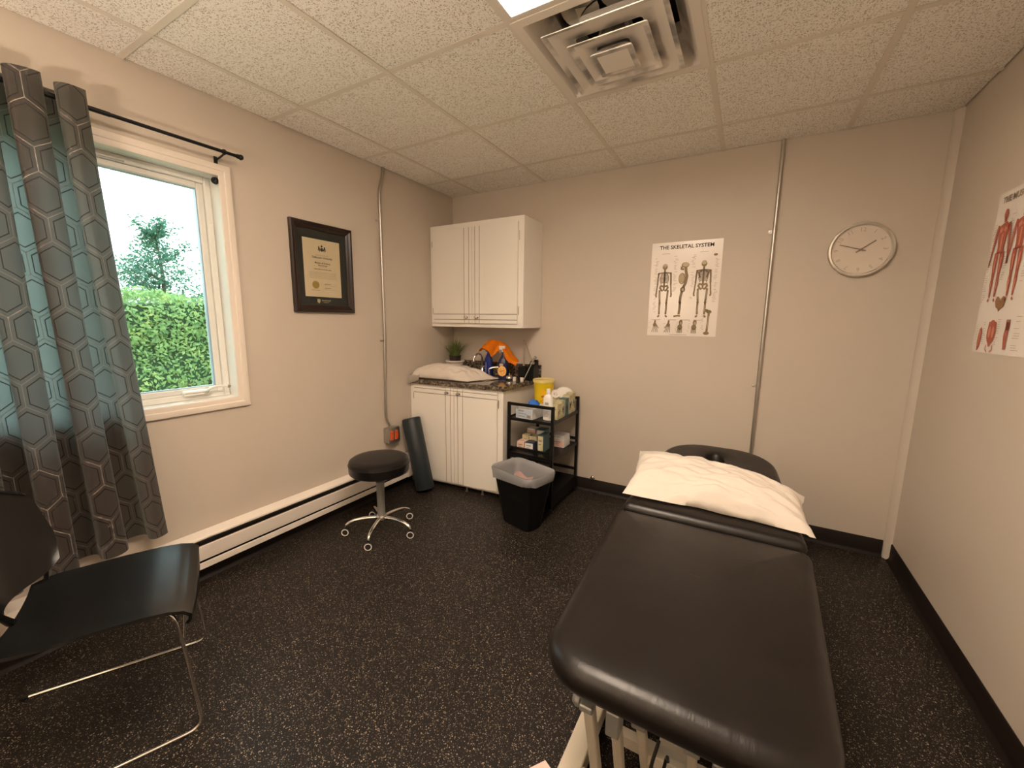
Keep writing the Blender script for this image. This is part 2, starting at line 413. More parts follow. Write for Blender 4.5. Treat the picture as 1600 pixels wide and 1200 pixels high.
def box(bm, x0, x1, y0, y1, z0, z1, bev=0.0, seg=1, mtx=None, mi=0):
    vs = [bm.verts.new((x, y, z)) for x in (x0, x1) for y in (y0, y1) for z in (z0, z1)]
    fs = [bm.faces.new([vs[i] for i in q]) for q in ((0, 1, 3, 2), (4, 6, 7, 5), (0, 4, 5, 1), (2, 3, 7, 6), (0, 2, 6, 4), (1, 5, 7, 3))]
    for f in fs: f.material_index = mi
    if mtx is not None: bmesh.ops.transform(bm, matrix=mtx, verts=vs)
    if bev > 0:
        es = list({e for f in fs for e in f.edges})
        bmesh.ops.bevel(bm, geom=es, offset=bev, segments=seg, profile=0.5, affect='EDGES')
    return bm

def beam(bm, p0, p1, w, h, up=(0, 0, 1), bev=0.0):
    """rectangular bar from p0 to p1, w sideways, h along 'up'"""
    p0, p1 = Vector(p0), Vector(p1); d = (p1 - p0); L = d.length; d.normalize()
    upv = Vector(up); s = d.cross(upv)
    if s.length < 1e-5: s = d.cross(Vector((0, 1, 0)))
    s.normalize(); u = s.cross(d)
    mt = Matrix(((d.x, s.x, u.x, p0.x), (d.y, s.y, u.y, p0.y), (d.z, s.z, u.z, p0.z), (0, 0, 0, 1)))
    return box(bm, 0, L, -w / 2, w / 2, -h / 2, h / 2, bev, 1, mt)

def ring_faces(bm, a, b):
    n = len(a)
    for i in range(n): bm.faces.new((a[i], a[(i + 1) % n], b[(i + 1) % n], b[i]))

def cyl(bm, p0, p1, r0, r1=None, seg=20, caps=True):
    r1 = r0 if r1 is None else r1
    p0, p1 = Vector(p0), Vector(p1); d = (p1 - p0).normalized()
    a = d.orthogonal().normalized(); b = d.cross(a)
    R0 = [bm.verts.new(p0 + (a * cos(2 * pi * i / seg) + b * sin(2 * pi * i / seg)) * r0) for i in range(seg)]
    R1 = [bm.verts.new(p1 + (a * cos(2 * pi * i / seg) + b * sin(2 * pi * i / seg)) * r1) for i in range(seg)]
    ring_faces(bm, R0, R1)
    if caps: bm.faces.new(R0[::-1]); bm.faces.new(R1)
    return bm

def lathe(bm, prof, origin=(0, 0, 0), axis=(0, 0, 1), seg=32, cap=True):
    """prof: [(radius, height)] turned about axis"""
    o = Vector(origin); d = Vector(axis).normalized()
    a = d.orthogonal().normalized(); b = d.cross(a); prev = None; first = None
    for r, h in prof:
        c = o + d * h
        if r < 1e-6: ring = [bm.verts.new(c)]
        else: ring = [bm.verts.new(c + (a * cos(2 * pi * i / seg) + b * sin(2 * pi * i / seg)) * r) for i in range(seg)]
        if prev is not None:
            if len(prev) == 1 and len(ring) > 1:
                for i in range(seg): bm.faces.new((prev[0], ring[i], ring[(i + 1) % seg]))
            elif len(ring) == 1 and len(prev) > 1:
                for i in range(seg): bm.faces.new((prev[i], prev[(i + 1) % seg], ring[0]))
            else: ring_faces(bm, prev, ring)
        else: first = ring
        prev = ring
    if cap:
        if len(first) > 1: bm.faces.new(first[::-1])
        if len(prev) > 1: bm.faces.new(prev)
    return bm

def smooth_path(pts, n=6, closed=False):
    P = [Vector(p) for p in pts]; out = []
    m = len(P); rng = range(m) if closed else range(m - 1)
    for i in rng:
        p1, p2 = P[i], P[(i + 1) % m]
        p0 = P[(i - 1) % m] if (closed or i > 0) else p1 * 2 - p2
        p3 = P[(i + 2) % m] if (closed or i + 2 < m) else p2 * 2 - p1
        for k in range(n):
            s = k / n
            out.append(0.5 * ((2 * p1) + (p2 - p0) * s + (2 * p0 - 5 * p1 + 4 * p2 - p3) * s * s + (3 * p1 - p0 - 3 * p2 + p3) * s ** 3))
    if not closed: out.append(P[-1])
    return out

def fillet(pts, rad, n=5):
    P = [Vector(p) for p in pts]; out = [P[0]]
    for i in range(1, len(P) - 1):
        a, b, c = P[i - 1], P[i], P[i + 1]
        r1 = min(rad, (a - b).length * 0.49); r2 = min(rad, (c - b).length * 0.49)
        s, e = b + (a - b).normalized() * r1, b + (c - b).normalized() * r2
        for k in range(n + 1):
            q = k / n
            out.append(s * (1 - q) ** 2 + b * 2 * q * (1 - q) + e * q * q)
    out.append(P[-1]); return out

def tube(bm, pts, r, seg=10, caps=True):
    P = [Vector(p) for p in pts]; n = len(P); prev = None; nrm = None; first = None
    rr = r if isinstance(r, (list, tuple)) else [r] * n
    for i in range(n):
        d = (P[min(i + 1, n - 1)] - P[max(i - 1, 0)]).normalized()
        if nrm is None: nrm = d.orthogonal().normalized()
        nrm = (nrm - d * nrm.dot(d)).normalized(); b = d.cross(nrm)
        ring = [bm.verts.new(P[i] + (nrm * cos(2 * pi * k / seg) + b * sin(2 * pi * k / seg)) * rr[i]) for k in range(seg)]
        if prev: ring_faces(bm, prev, ring)
        else: first = ring
        prev = ring
    if caps: bm.faces.new(first[::-1]); bm.faces.new(prev)
    return bm

def prism(bm, poly, axis, a, b):
    """poly: 2D list in the two other axes (in order), extruded along axis 0/1/2 from a to b"""
    def P(u, v, w): return {0: (w, u, v), 1: (u, w, v), 2: (u, v, w)}[axis]
    A = [bm.verts.new(P(u, v, a)) for u, v in poly]; B = [bm.verts.new(P(u, v, b)) for u, v in poly]
    ring_faces(bm, A, B); bm.faces.new(A[::-1]); bm.faces.new(B)
    return bm

def rrect(cx, cy, hx, hy, r, n=6):
    out = []
    for sx, sy, a0 in ((1, 1, 0), (-1, 1, 90), (-1, -1, 180), (1, -1, 270)):
        for k in range(n + 1):
            a = R(a0 + 90 * k / n)
            out.append((cx + sx * (hx - r) + r * cos(a), cy + sy * (hy - r) + r * sin(a)))
    return out

def loft(bm, rings, cap0=True, cap1=True):
    prev = None; first = None
    for rg in rings:
        vs = [bm.verts.new(p) for p in rg]
        if prev: ring_faces(bm, prev, vs)
        else: first = vs
        prev = vs
    if cap0: bm.faces.new(first[::-1])
    if cap1: bm.faces.new(prev)
    return bm

def text_mesh(body, size, mtx, font_depth=0.0004, align='CENTER', bold=False):
    """lettering as a bmesh placed by mtx (text runs along local X, up local Y)"""
    cu = bpy.data.curves.new('lettering', 'FONT'); cu.body = body; cu.size = size
    cu.align_x = align; cu.align_y = 'CENTER'; cu.extrude = font_depth; cu.resolution_u = 2
    if bold: cu.offset = size * 0.02
    o = bpy.data.objects.new('lettering', cu); C.objects.link(o)
    dg = bpy.context.evaluated_depsgraph_get(); dg.update()
    me = bpy.data.meshes.new_from_object(o.evaluated_get(dg))
    bm = BM(); bm.from_mesh(me); bm.transform(mtx)
    bpy.data.objects.remove(o); bpy.data.curves.remove(cu); bpy.data.meshes.remove(me)
    return bm

def merge(dst, src):
    me = bpy.data.meshes.new('tmp'); src.to_mesh(me); dst.from_mesh(me); src.free(); bpy.data.meshes.remove(me)
    return dst

# ================================================================== the setting
# floor
bm = BM(); box(bm, -0.0, W, YF, 0, -0.05, 0); struct(finish('floor', bm, M['floor'], smooth=0))

# walls (left wall has the window opening)
WY0, WY1, WZ0, WZ1 = -2.905, -1.866, 0.922, 2.037
bm = BM()
box(bm, -0.16, 0, YF - 0.1, WY0, -0.05, 2.62)
box(bm, -0.16, 0, WY1, 0.1, -0.05, 2.62)
box(bm, -0.16, 0, WY0, WY1, -0.05, WZ0)
box(bm, -0.16, 0, WY0, WY1, WZ1, 2.62)
wl = struct(finish('wall_left', bm, M['wall'], smooth=0))
bm = BM(); box(bm, 0, W, 0, 0.1, -0.05, 2.62); struct(finish('wall_back', bm, M['wall'], smooth=0))
bm = BM(); box(bm, W, W + 0.1, YF - 0.1, 0.1, -0.05, 2.62); struct(finish('wall_right', bm, M['wall'], smooth=0))
bm = BM(); box(bm, 0, W, YF - 0.1, YF, -0.05, 2.62); struct(finish('wall_front', bm, M['wall'], smooth=0))

# door behind the camera
dr = bpy.data.objects.new('door_1', None); C.objects.link(dr); dr.location = (0.75, YF, 0); struct(dr)
WM[dr.name] = Matrix.Translation((0.75, YF, 0))
bm = BM(); box(bm, 0.33, 1.17, YF, YF + 0.03, 0.01, 2.03, 0.002); finish('door_leaf', bm, M['cab'], dr)
bm = BM()
box(bm, 0.27, 0.33, YF, YF + 0.018, 0, 2.09, 0.003); box(bm, 1.17, 1.23, YF, YF + 0.018, 0, 2.09, 0.003); box(bm, 0.33, 1.17, YF, YF + 0.018, 2.03, 2.09, 0.003)
finish('door_casing', bm, M['trim'], dr)
bm = BM(); tube(bm, fillet([(1.09, YF + 0.03, 1.0), (1.09, YF + 0.075, 1.0), (0.98, YF + 0.075, 1.0)], 0.02), 0.009); finish('door_handle', bm, M['chrome'], dr)

# corner trim
bm = BM(); poly = [(W, 0.0), (W - 0.032, 0.0), (W - 0.030, -0.010), (W - 0.020, -0.022), (W - 0.010, -0.030), (W, -0.032)]
prism(bm, poly, 2, 0.0, H); struct(finish('trim_1', bm, M['wall']))

# cove base
def cove(name, axis, a, b, inv=False):
    bm = BM(); prof = [(0, 0), (0.020, 0), (0.018, 0.004), (0.010, 0.010), (0.006, 0.022), (0.006, 0.098), (0.003, 0.102), (0, 0.102)]
    if name == 'baseboard_left': prism(bm, prof, 1, a, b)
    elif name == 'baseboard_right': prism(bm, [(W - u, v) for u, v in prof], 1, a, b)
    elif name == 'baseboard_back': prism(bm, [(-u, v) for u, v in prof], 0, a, b)
    else: prism(bm, [(YF + u, v) for u, v in prof], 0, a, b)
    struct(finish(name, bm, M['cove'], smooth=50))
cove('baseboard_left', 1, YF, -0.59)
cove('baseboard_right', 1, YF, -0.034)
cove('baseboard_back', 0, 0.86, W - 0.034)
cove('baseboard_front', 0, 1.24, W)

# ---------------------------------------------------------------- ceiling
bm = BM(); box(bm, 0, W, YF, 0, 2.56, 2.60)
ceil = struct(finish('ceiling', bm, M['dark'], smooth=0))
XS = [0, 0.285, 0.894, 1.504, 2.114, 2.723, W]
YS = [0, -0.369, -0.978, -1.588, -2.198, -2.807, -3.417, -4.026, YF]
BW = 0.0125
LIGHTS = [(3, 3), (3, 6)]              # light panels cover rows (3,4) and (6,7) of column 3
cover = {(3, 2), (3, 3), (3, 4), (3, 6), (1, 6)}
tile_cache = {}
random.seed(3)
for i in range(6):
    for j in range(8):
        cell = (i, j)
        if cell in ((3, 2), (3, 3), (3, 4)): continue
        x0, x1 = XS[i], XS[i + 1]; y1, y0 = YS[j], YS[j + 1]
        g = 0.004
        xa = x0 + (BW if i > 0 else (0.011 if j in (2, 1) else 0.004)); xb = x1 - (BW if i < 5 else 0.004)
        yb = y1 - (BW if j > 0 else 0.004); ya = y0 + (BW if j < 7 else 0.004)
        xa -= 0.009 if i > 0 else 0; xb += 0.009 if i < 5 else 0; yb += 0.009 if j > 0 else 0; ya -= 0.009 if j < 7 else 0
        key = (round(xb - xa, 3), round(yb - ya, 3))
        if key not in tile_cache:
            hx, hy = (xb - xa) / 2, (yb - ya) / 2
            bm = BM(); box(bm, -hx, hx, -hy, hy, 0, 0.015, 0.002)
            o = finish('ceiling_tile', bm, M['tile'], ceil, world=False); tile_cache[key] = o.data
        else:
            o = bpy.data.objects.new('ceiling_tile', tile_cache[key]); C.objects.link(o); o.parent = ceil
        tilt = random.uniform(-0.0012, 0.0012)
        o.location = ((xa + xb) / 2, (ya + yb) / 2, H + 0.0015 + random.uniform(0, 0.0015))
        o.rotation_euler = (tilt, random.uniform(-0.0012, 0.0012), 0)
# grid bars
for k, x in enumerate(XS[1:-1]):
    bm = BM(); box(bm, x - BW, x + BW, YF, 0, H - 0.001, H + 0.0006, 0.0003); box(bm, x - 0.001, x + 0.001, YF, 0, H + 0.0006, H + 0.035)
    finish('grid_bar', bm, M['grid'], ceil)
for k, y in enumerate(YS[1:-1]):
    for i in range(6):
        if (i, k) == (3, 3): continue
        x0 = XS[i] + (BW if i else 0); x1 = XS[i + 1] - (BW if i < 5 else 0)
        bm = BM(); box(bm, x0, x1, y - BW, y + BW, H - 0.0008, H + 0.0006, 0.0003); box(bm, x0, x1, y - 0.001, y + 0.001, H + 0.0006, H + 0.03)
        finish('cross_tee', bm, M['grid'], ceil)
# round trimmed patches beside the grid crossings
for px, py, a0 in ((1.517, -0.990, 270), (1.490, -0.382, 180), (0.906, -0.99, 270)):
    pass
for px, py, a0, r in ((1.520, -0.992, 270, 0.050), (1.490, -0.356, 90, 0.062), (0.2985 + 0.0, -1.60, 0, 0.045)):
    bm = BM()
    pts = [(px, py)] + [(px + r * cos(R(a0 + 90 * k / 8)), py + r * sin(R(a0 + 90 * k / 8))) for k in range(9)]
    prism(bm, pts, 2, H - 0.0002, H + 0.001)
    finish('tile_patch', bm, M['tile'], ceil, smooth=0)

# ---------------------------------------------------------------- window
win = bpy.data.objects.new('window_1', None); C.objects.link(win); win.location = (0, (WY0 + WY1) / 2, WZ0); struct(win)
WM[win.name] = Matrix.Translation(win.location)
def frame_rect(bm, x0, x1, y0, y1, z0, z1, w, bev=0.002):
    """rectangular frame, outer size y0..y1, z0..z1, member width w"""
    box(bm, x0, x1, y0, y0 + w, z0, z1, bev); box(bm, x0, x1, y1 - w, y1, z0, z1, bev)
    box(bm, x0, x1, y0 + w, y1 - w, z0, z0 + w, bev); box(bm, x0, x1, y0 + w, y1 - w, z1 - w, z1, bev)
# moulded casing: four mitred members
prof = [(0.0, 0.0), (0.0, 0.009), (0.008, 0.012), (0.024, 0.012), (0.028, 0.015), (0.044, 0.017), (0.054, 0.014), (0.054, 0.0)]
def casing_bm():
    bm = BM(); rings = []
    for (sy, sz) in ((WY0, WZ0), (WY1, WZ0), (WY1, WZ1), (WY0, WZ1)):
        dy = -1 if sy == WY0 else 1; dz = -1 if sz == WZ0 else 1
        rings.append([bm.verts.new((h, sy + dy * (w - 0.004), sz + dz * (w - 0.004))) for w, h in prof])
    for i in range(4):
        a, b = rings[i], rings[(i + 1) % 4]
        for k in range(len(prof) - 1): bm.faces.new((a[k], a[k + 1], b[k + 1], b[k]))
    return bm
finish('window_casing', casing_bm(), M['trim'], win, smooth=25)
bm = BM(); frame_rect(bm, -0.16, 0.001, WY0 - 0.001, WY1 + 0.001, WZ0 - 0.001, WZ1 + 0.001, 0.005, 0.0); finish('window_jamb', bm, M['vinyl'], win)
bm = BM(); frame_rect(bm, -0.15, -0.075, WY0 + 0.004, WY1 - 0.004, WZ0 + 0.004, WZ1 - 0.004, 0.030, 0.004); finish('window_frame', bm, M['vinyl'], win)
bm = BM(); box(bm, -0.15, -0.070, -2.405, -2.335, WZ0 + 0.03, WZ1 - 0.03, 0.004); finish('mullion', bm, M['vinyl'], win)
for ya, yb in ((-2.337, WY1 - 0.032), (WY0 + 0.032, -2.403)):
    bm = BM(); frame_rect(bm, -0.135, -0.088, ya, yb, WZ0 + 0.032, WZ1 - 0.032, 0.030, 0.005)
    s = finish('sash', bm, M['vinyl'], win)
    bm = BM(); frame_rect(bm, -0.118, -0.096, ya + 0.028, yb - 0.028, WZ0 + 0.060, WZ1 - 0.060, 0.006, 0.001)
    finish('glazing_bead', bm, M['hose'], s)
    bm = BM(); box(bm, -0.112, -0.108, ya + 0.030, yb - 0.030, WZ0 + 0.061, WZ1 - 0.061); finish('pane', bm, M['glass'], s, smooth=0)
# crank
bm = BM()
loft(bm, [[(x, y, z) for y, z in rrect(-2.03, 0.962, hy, hz, 0.010, 4)] for x, hy, hz in ((-0.076, 0.060, 0.014), (-0.060, 0.058, 0.013), (-0.052, 0.050, 0.009))])
ck = finish('crank_housing', bm, M['vinyl'], win)
bm = BM(); tube(bm, smooth_path([(-0.052, -2.00, 0.965), (-0.030, -1.995, 0.975), (-0.026, -1.975, 0.985), (-0.030, -1.94, 0.988), (-0.032, -1.90, 0.982)], 6), [0.008] * 6 + [0.0065] * 19, 10)
finish('crank_arm', bm, M['vinyl'], ck)
bm = BM(); lathe(bm, [(0.0, -0.009), (0.007, -0.007), (0.009, 0), (0.007, 0.008), (0, 0.010)], (-0.032, -1.896, 0.981), (1, 0, 0.2), 14); finish('crank_knob', bm, M['grey_metal'], ck)
# worn sticker strip on the head of the frame
bm = BM(); box(bm, -0.0751, -0.0742, -2.29, -2.20, 2.006, 2.012, 0); finish('frame_sticker', bm, M['grey_metal'], win, smooth=0)
# screw caps on the right member
for z in (1.82, 1.12):
    bm = BM(); lathe(bm, [(0.007, 0), (0.007, 0.001), (0.004, 0.003), (0, 0.003)], (-0.075, -1.886, z), (1, 0, 0), 14); finish('screw_cap', bm, M['vinyl'], win)

# ---------------------------------------------------------------- outside: ground, hedge, tree
bm = BM(); box(bm, -14, -0.17, -12, 9, -0.45, -0.35)
o = finish('lawn', bm, M['grass'], smooth=0); struct(o)
def leaves(n, pick, size, seed):
    rnd = random.Random(seed); vs = []; fs = []
    for _ in range(n):
        p, nrm = pick(rnd)
        a = Vector((rnd.uniform(-1, 1), rnd.uniform(-1, 1), rnd.uniform(-1, 1))).normalized()
        d = (nrm + a * 0.9).normalized(); u = d.orthogonal().normalized()
        q = rnd.uniform(0, 2 * pi); v = d.cross(u); u, v = u * cos(q) + v * sin(q), v * cos(q) - u * sin(q)
        s = size * rnd.uniform(0.6, 1.3); i = len(vs)
        vs += [p - u * s, p + v * s * 0.45, p + u * s, p - v * s * 0.45]; fs.append((i, i + 1, i + 2, i + 3))
    me = bpy.data.meshes.new('leaves'); me.from_pydata([tuple(v) for v in vs], [], fs); return me
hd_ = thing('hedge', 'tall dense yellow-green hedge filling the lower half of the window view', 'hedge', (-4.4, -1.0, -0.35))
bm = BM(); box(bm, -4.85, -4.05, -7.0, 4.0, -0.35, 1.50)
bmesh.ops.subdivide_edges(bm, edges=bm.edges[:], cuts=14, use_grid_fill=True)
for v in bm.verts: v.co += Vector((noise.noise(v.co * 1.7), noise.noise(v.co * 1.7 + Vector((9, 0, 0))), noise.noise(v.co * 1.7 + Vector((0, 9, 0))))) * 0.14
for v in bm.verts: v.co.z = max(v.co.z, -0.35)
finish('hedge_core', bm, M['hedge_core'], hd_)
def pick_hedge(r):
    k = r.random(); y = r.uniform(-7, 4)
    if k < 0.78:
        z = r.uniform(-0.35, 1.6); p = Vector((-4.0, y, z)); nn = Vector((1, 0, 0.5))
    else:
        z = 1.58; p = Vector((r.uniform(-4.85, -4.0), y, z)); nn = Vector((0, 0, 1))
    p += Vector((noise.noise(p * 1.7), 0, noise.noise(p * 1.7 + Vector((3, 3, 0))))) * 0.16 + nn * r.uniform(-0.08, 0.06)
    return p, nn
me = leaves(52000, pick_hedge, 0.032, 5); me.materials.append(M['hedge'])
o = bpy.data.objects.new('hedge_leaves', me); C.objects.link(o); o.parent = hd_; o.location = -Vector(hd_.location); o['kind'] = 'stuff'

def tree(name, label, base, top, spread, nl, seed, group=None):
    t_ = thing(name, label, 'tree', base, group=group); rnd = random.Random(seed)
    bx, by, bz = base; bm = BM()
    trunk = smooth_path([(bx, by, bz), (bx + 0.05, by - 0.04, bz + (top - bz) * 0.4), (bx - 0.04, by + 0.05, bz + (top - bz) * 0.75), (bx, by, top)], 5)
    tube(bm, trunk, [0.06 * (1 - i / len(trunk)) + 0.006 for i in range(len(trunk))], 8)
    tips = []
    for k in range(26):
        z = bz + (top - bz) * rnd.uniform(0.40, 0.97); a = rnd.uniform(0, 2 * pi); L = spread * (1.15 - (z - bz) / (top - bz)) * rnd.uniform(0.7, 1.3) + 0.12
        p = Vector((bx, by, z)); q = p + Vector((cos(a) * L, sin(a) * L, L * rnd.uniform(0.5, 1.0)))
        m_ = (p + q) / 2 + Vector((0, 0, -0.04))
        pts = smooth_path([p, m_, q], 3); tube(bm, pts, [0.016, 0.013, 0.010, 0.008, 0.006, 0.004, 0.003][:len(pts)], 5)
        tips.append((p, q))
    finish('trunk', bm, M['bark'], t_)
    def pick(r):
        if r.random() < 0.35:
            p, q = r.choice(tips); c = p.lerp(q, r.random() ** 0.7)
        else:
            k = r.random() ** 0.75; z = top - k * (top - bz) * 0.62; rad = spread * (0.06 + 1.15 * k) * math.sqrt(r.random()); a = r.uniform(0, 2 * pi)
            c = Vector((bx + cos(a) * rad, by + sin(a) * rad, z))
            c += Vector((noise.noise(c * 2.3), noise.noise(c * 2.3 + Vector((5, 0, 0))), noise.noise(c * 2.3 + Vector((0, 5, 0))))) * 0.35
        return c + Vector((r.gauss(0, 1), r.gauss(0, 1), r.gauss(0, 1))) * 0.05, Vector((0, 0, 1))
    me = leaves(nl, pick, 0.034, seed); me.materials.append(M['tree_leaf'])
    o = bpy.data.objects.new('foliage', me); C.objects.link(o); o.parent = t_; o.location = -Vector(base); o['kind'] = 'stuff'
tree('birch_tree', 'airy blue-green tree with the tallest crown rising behind the hedge, left in the pane', (-6.0, 0.02, -0.35), 2.66, 1.10, 9000, 11)
tree('birch_tree', 'lower sparse blue-green tree behind the hedge, near the right edge of the pane', (-6.6, 2.3, -0.35), 2.40, 1.00, 6000, 12)

# ---------------------------------------------------------------- ceiling light panels
def troffer(label, col, n):
    x0, x1 = XS[col] + BW, XS[col + 1] - BW; y1, y0 = YS[n] - BW, YS[n + 2] + BW
    t_ = thing('ceiling_light', label, 'light', ((x0 + x1) / 2, (y0 + y1) / 2, H))
    bm = BM(); w = 0.014
    box(bm, x0, x0 + w, y0, y1, H - 0.0035, H + 0.05, 0.001); box(bm, x1 - w, x1, y0, y1, H - 0.0035, H + 0.05, 0.001)
    box(bm, x0 + w, x1 - w, y0, y0 + w, H - 0.0035, H + 0.05, 0.001); box(bm, x0 + w, x1 - w, y1 - w, y1, H - 0.0035, H + 0.05, 0.001)
    box(bm, x0, x1, y0, y1, H + 0.05, H + 0.055)
    finish('frame', bm, M['white'], t_)
    bm = BM(); box(bm, x0 + w, x1 - w, y0 + w, y1 - w, H + 0.001, H + 0.004); finish('lens', bm, M['lens'], t_, smooth=0)
    return t_
troffer('bright ceiling light panel at the top edge of the photo, beside the square vent', 3, 3)

# fill lamp added unseen behind the camera, its upward glow brightens the ceiling
LX, LY, LZ = 1.30, -3.85, 1.30
fl = thing('added_fill_lamp', 'added dark fill lamp with an upward bowl, unseen behind the camera', 'lamp', (LX, LY, 0))
bm = BM(); lathe(bm, [(0, 0.0), (0.14, 0.0), (0.14, 0.015), (0.03, 0.028), (0, 0.028)], (LX, LY, 0), seg=36, cap=False); finish('base', bm, M['black_metal'], fl)
bm = BM(); cyl(bm, (LX, LY, 0.02), (LX, LY, LZ - 0.10), 0.012, seg=16); finish('pole', bm, M['black_metal'], fl)
bm = BM(); lathe(bm, [(0.02, -0.12), (0.10, -0.09), (0.155, -0.03), (0.17, 0.02), (0.165, 0.02), (0.15, -0.02), (0.10, -0.07), (0, -0.09)], (LX, LY, LZ), seg=40); finish('bowl', bm, M['black_metal'], fl)
bm = BM(); lathe(bm, [(0, -0.022), (0.145, -0.022), (0.145, -0.018), (0, -0.018)], (LX, LY, LZ), seg=32, cap=False); finish('fill_disc', bm, mat('fill_disc_glow', (0.9, 0.85, 0.8), 0.5, emit=((1.0, 0.81, 0.64), FILL_GLOW)), fl)

# ---------------------------------------------------------------- air diffuser
ax, ay = (XS[3] + XS[4]) / 2, (YS[2] + YS[3]) / 2
vt = thing('ceiling_vent', 'square stepped ceiling air diffuser with three nested louvres, sooty corners', 'vent', (ax, ay, H))
def sq(h, z, r=0.008): return [(x, y, z) for x, y in rrect(ax, ay, h, h, r, 3)]
bm = BM(); h0 = (XS[4] - XS[3]) / 2 - 0.002
loft(bm, [sq(h0, H + 0.004, 0.002), sq(h0, H - 0.0035, 0.002), sq(h0 - 0.034, H - 0.0035, 0.004), sq(h0 - 0.044, H + 0.006, 0.01), sq(0.228, H + 0.062, 0.02), sq(0.205, H + 0.090, 0.03), sq(0.205, H + 0.14, 0.03)], False, False)
finish('flange', bm, M['vent'], vt, smooth=25)
for outer, inner, zo in ((0.221, 0.124, -0.028), (0.147, 0.062, -0.042)):
    bm = BM()
    loft(bm, [sq(inner - 0.006, H + 0.062, 0.02), sq(inner, H + 0.020 + zo, 0.014), sq(outer - 0.010, H + zo + 0.004, 0.008), sq(outer, H + zo, 0.008), sq(outer, H + zo + 0.0035, 0.008), sq(outer - 0.012, H + zo + 0.010, 0.008), sq(inner, H + 0.026 + zo, 0.014), sq(inner - 0.006, H + 0.066, 0.02)], False, False)
    finish('louvre', bm, M['vent'], vt, smooth=25)
bm = BM()
loft(bm, [sq(0.045, H - 0.020, 0.006), sq(0.074, H - 0.046, 0.008), sq(0.079, H - 0.053, 0.008), sq(0.078, H - 0.0555, 0.008)]); finish('centre_plate', bm, M['vent'], vt, smooth=25)
bm = BM(); cyl(bm, (ax, ay, H + 0.078), (ax, ay, H + 0.15), 0.15, 0.15, 28, False); lathe(bm, [(0.15, H + 0.150), (0, H + 0.150)], (ax, ay, 0), seg=28, cap=False); finish('duct_collar', bm, M['dark'], vt)
for dx, dy, rr in ((-0.11, -0.12, 0.075), (0.03, -0.14, 0.06)):
    bm = BM(); lathe(bm, [(0.0, 0.0), (rr, 0.0), (rr, 0.002), (0, 0.002)], (ax + dx, ay + dy, H + 0.088), (0.15, 0.3, 1), 24, False); finish('damper_blade', bm, M['vent'], vt)

# ---------------------------------------------------------------- baseboard heater
HY0, HY1 = -2.755, -0.64
ht = thing('baseboard_heater', 'long low cream electric baseboard heater along the window wall', 'heater', (0, (HY0 + HY1) / 2, 0.08))
bm = BM(); prism(bm, [(0.001, 0.262), (0.001, 0.256), (0.046, 0.240), (0.050, 0.232), (0.052, 0.232), (0.053, 0.240), (0.048, 0.246)], 1, HY0 + 0.012, HY1 - 0.012); finish('top_panel', bm, M['heater'], ht, smooth=20)
bm = BM(); prism(bm, [(0.066, 0.205), (0.060, 0.207), (0.058, 0.203), (0.062, 0.199), (0.062, 0.150), (0.058, 0.134), (0.050, 0.130), (0.050, 0.128), (0.062, 0.130), (0.066, 0.150)], 1, HY0 + 0.012, HY1 - 0.012); finish('front_panel', bm, M['heater'], ht, smooth=20)
bm = BM(); prism(bm, [(0.001, 0.085), (0.058, 0.082), (0.063, 0.086), (0.063, 0.116), (0.059, 0.118), (0.059, 0.088), (0.001, 0.090)], 1, HY0 + 0.012, HY1 - 0.012); finish('bottom_rail', bm, M['heater'], ht, smooth=20)
bm = BM(); box(bm, 0.001, 0.004, HY0 + 0.012, HY1 - 0.012, 0.09, 0.256); box(bm, 0.012, 0.050, HY0 + 0.1, HY1 - 0.1, 0.14, 0.19, 0.002); finish('heating_element', bm, M['fin'], ht)
for a, b in ((HY0, HY0 + 0.085), (HY1 - 0.055, HY1)):
    bm = BM(); prism(bm, [(0.0, 0.083), (0.064, 0.081), (0.068, 0.086), (0.068, 0.205), (0.054, 0.246), (0.0, 0.264)], 1, a, b)
    finish('end_cap', bm, M['heater'], ht, smooth=20)

# ---------------------------------------------------------------- conduits
def conduit(label, pts, wall, straps):
    t_ = thing('conduit', label, 'pipe', pts[-1])
    bm = BM(); tube(bm, fillet(pts, 0.05), 0.0105, 14); finish('pipe', bm, M['steel'], t_)
    for (p, sd) in straps:
        bm = BM(); p = Vector(p)
        if wall == 'x':
            lathe(bm, [(0.0115, -0.008), (0.0125, -0.008), (0.0125, 0.008), (0.0115, 0.008)], p, (0, 0, 1), 16, False)
            box(bm, 0, 0.002, p.y + min(0, sd * 0.034), p.y + max(0, sd * 0.034), p.z - 0.008, p.z + 0.008)
            st = finish('strap', bm, M['steel'], t_)
            bm = BM(); lathe(bm, [(0.004, 0), (0.004, 0.001), (0, 0.003)], (0.002, p.y + sd * 0.026, p.z), (1, 0, 0), 10); finish('screw', bm, M['chrome'], st)
        else:
            lathe(bm, [(0.0115, -0.008), (0.0125, -0.008), (0.0125, 0.008), (0.0115, 0.008)], p, (0, 0, 1), 16, False)
            box(bm, p.x + min(0, sd * 0.034), p.x + max(0, sd * 0.034), -0.002, 0, p.z - 0.008, p.z + 0.008)
            st = finish('strap', bm, M['steel'], t_)
            bm = BM(); lathe(bm, [(0.004, 0), (0.004, 0.001), (0, 0.003)], (p.x + sd * 0.026, -0.002, p.z), (0, -1, 0), 10); finish('screw', bm, M['chrome'], st)
    return t_
conduit('steel conduit pipe down the window wall to the orange outlets', [(0.012, -0.800, H + 0.01), (0.014, -0.806, 2.34), (0.014, -0.845, 2.24), (0.014, -0.843, 1.2), (0.014, -0.862, 0.60), (0.030, -0.838, 0.535)], 'x', [((0.014, -0.845, 2.03), -1), ((0.014, -0.843, 1.185), -1)])
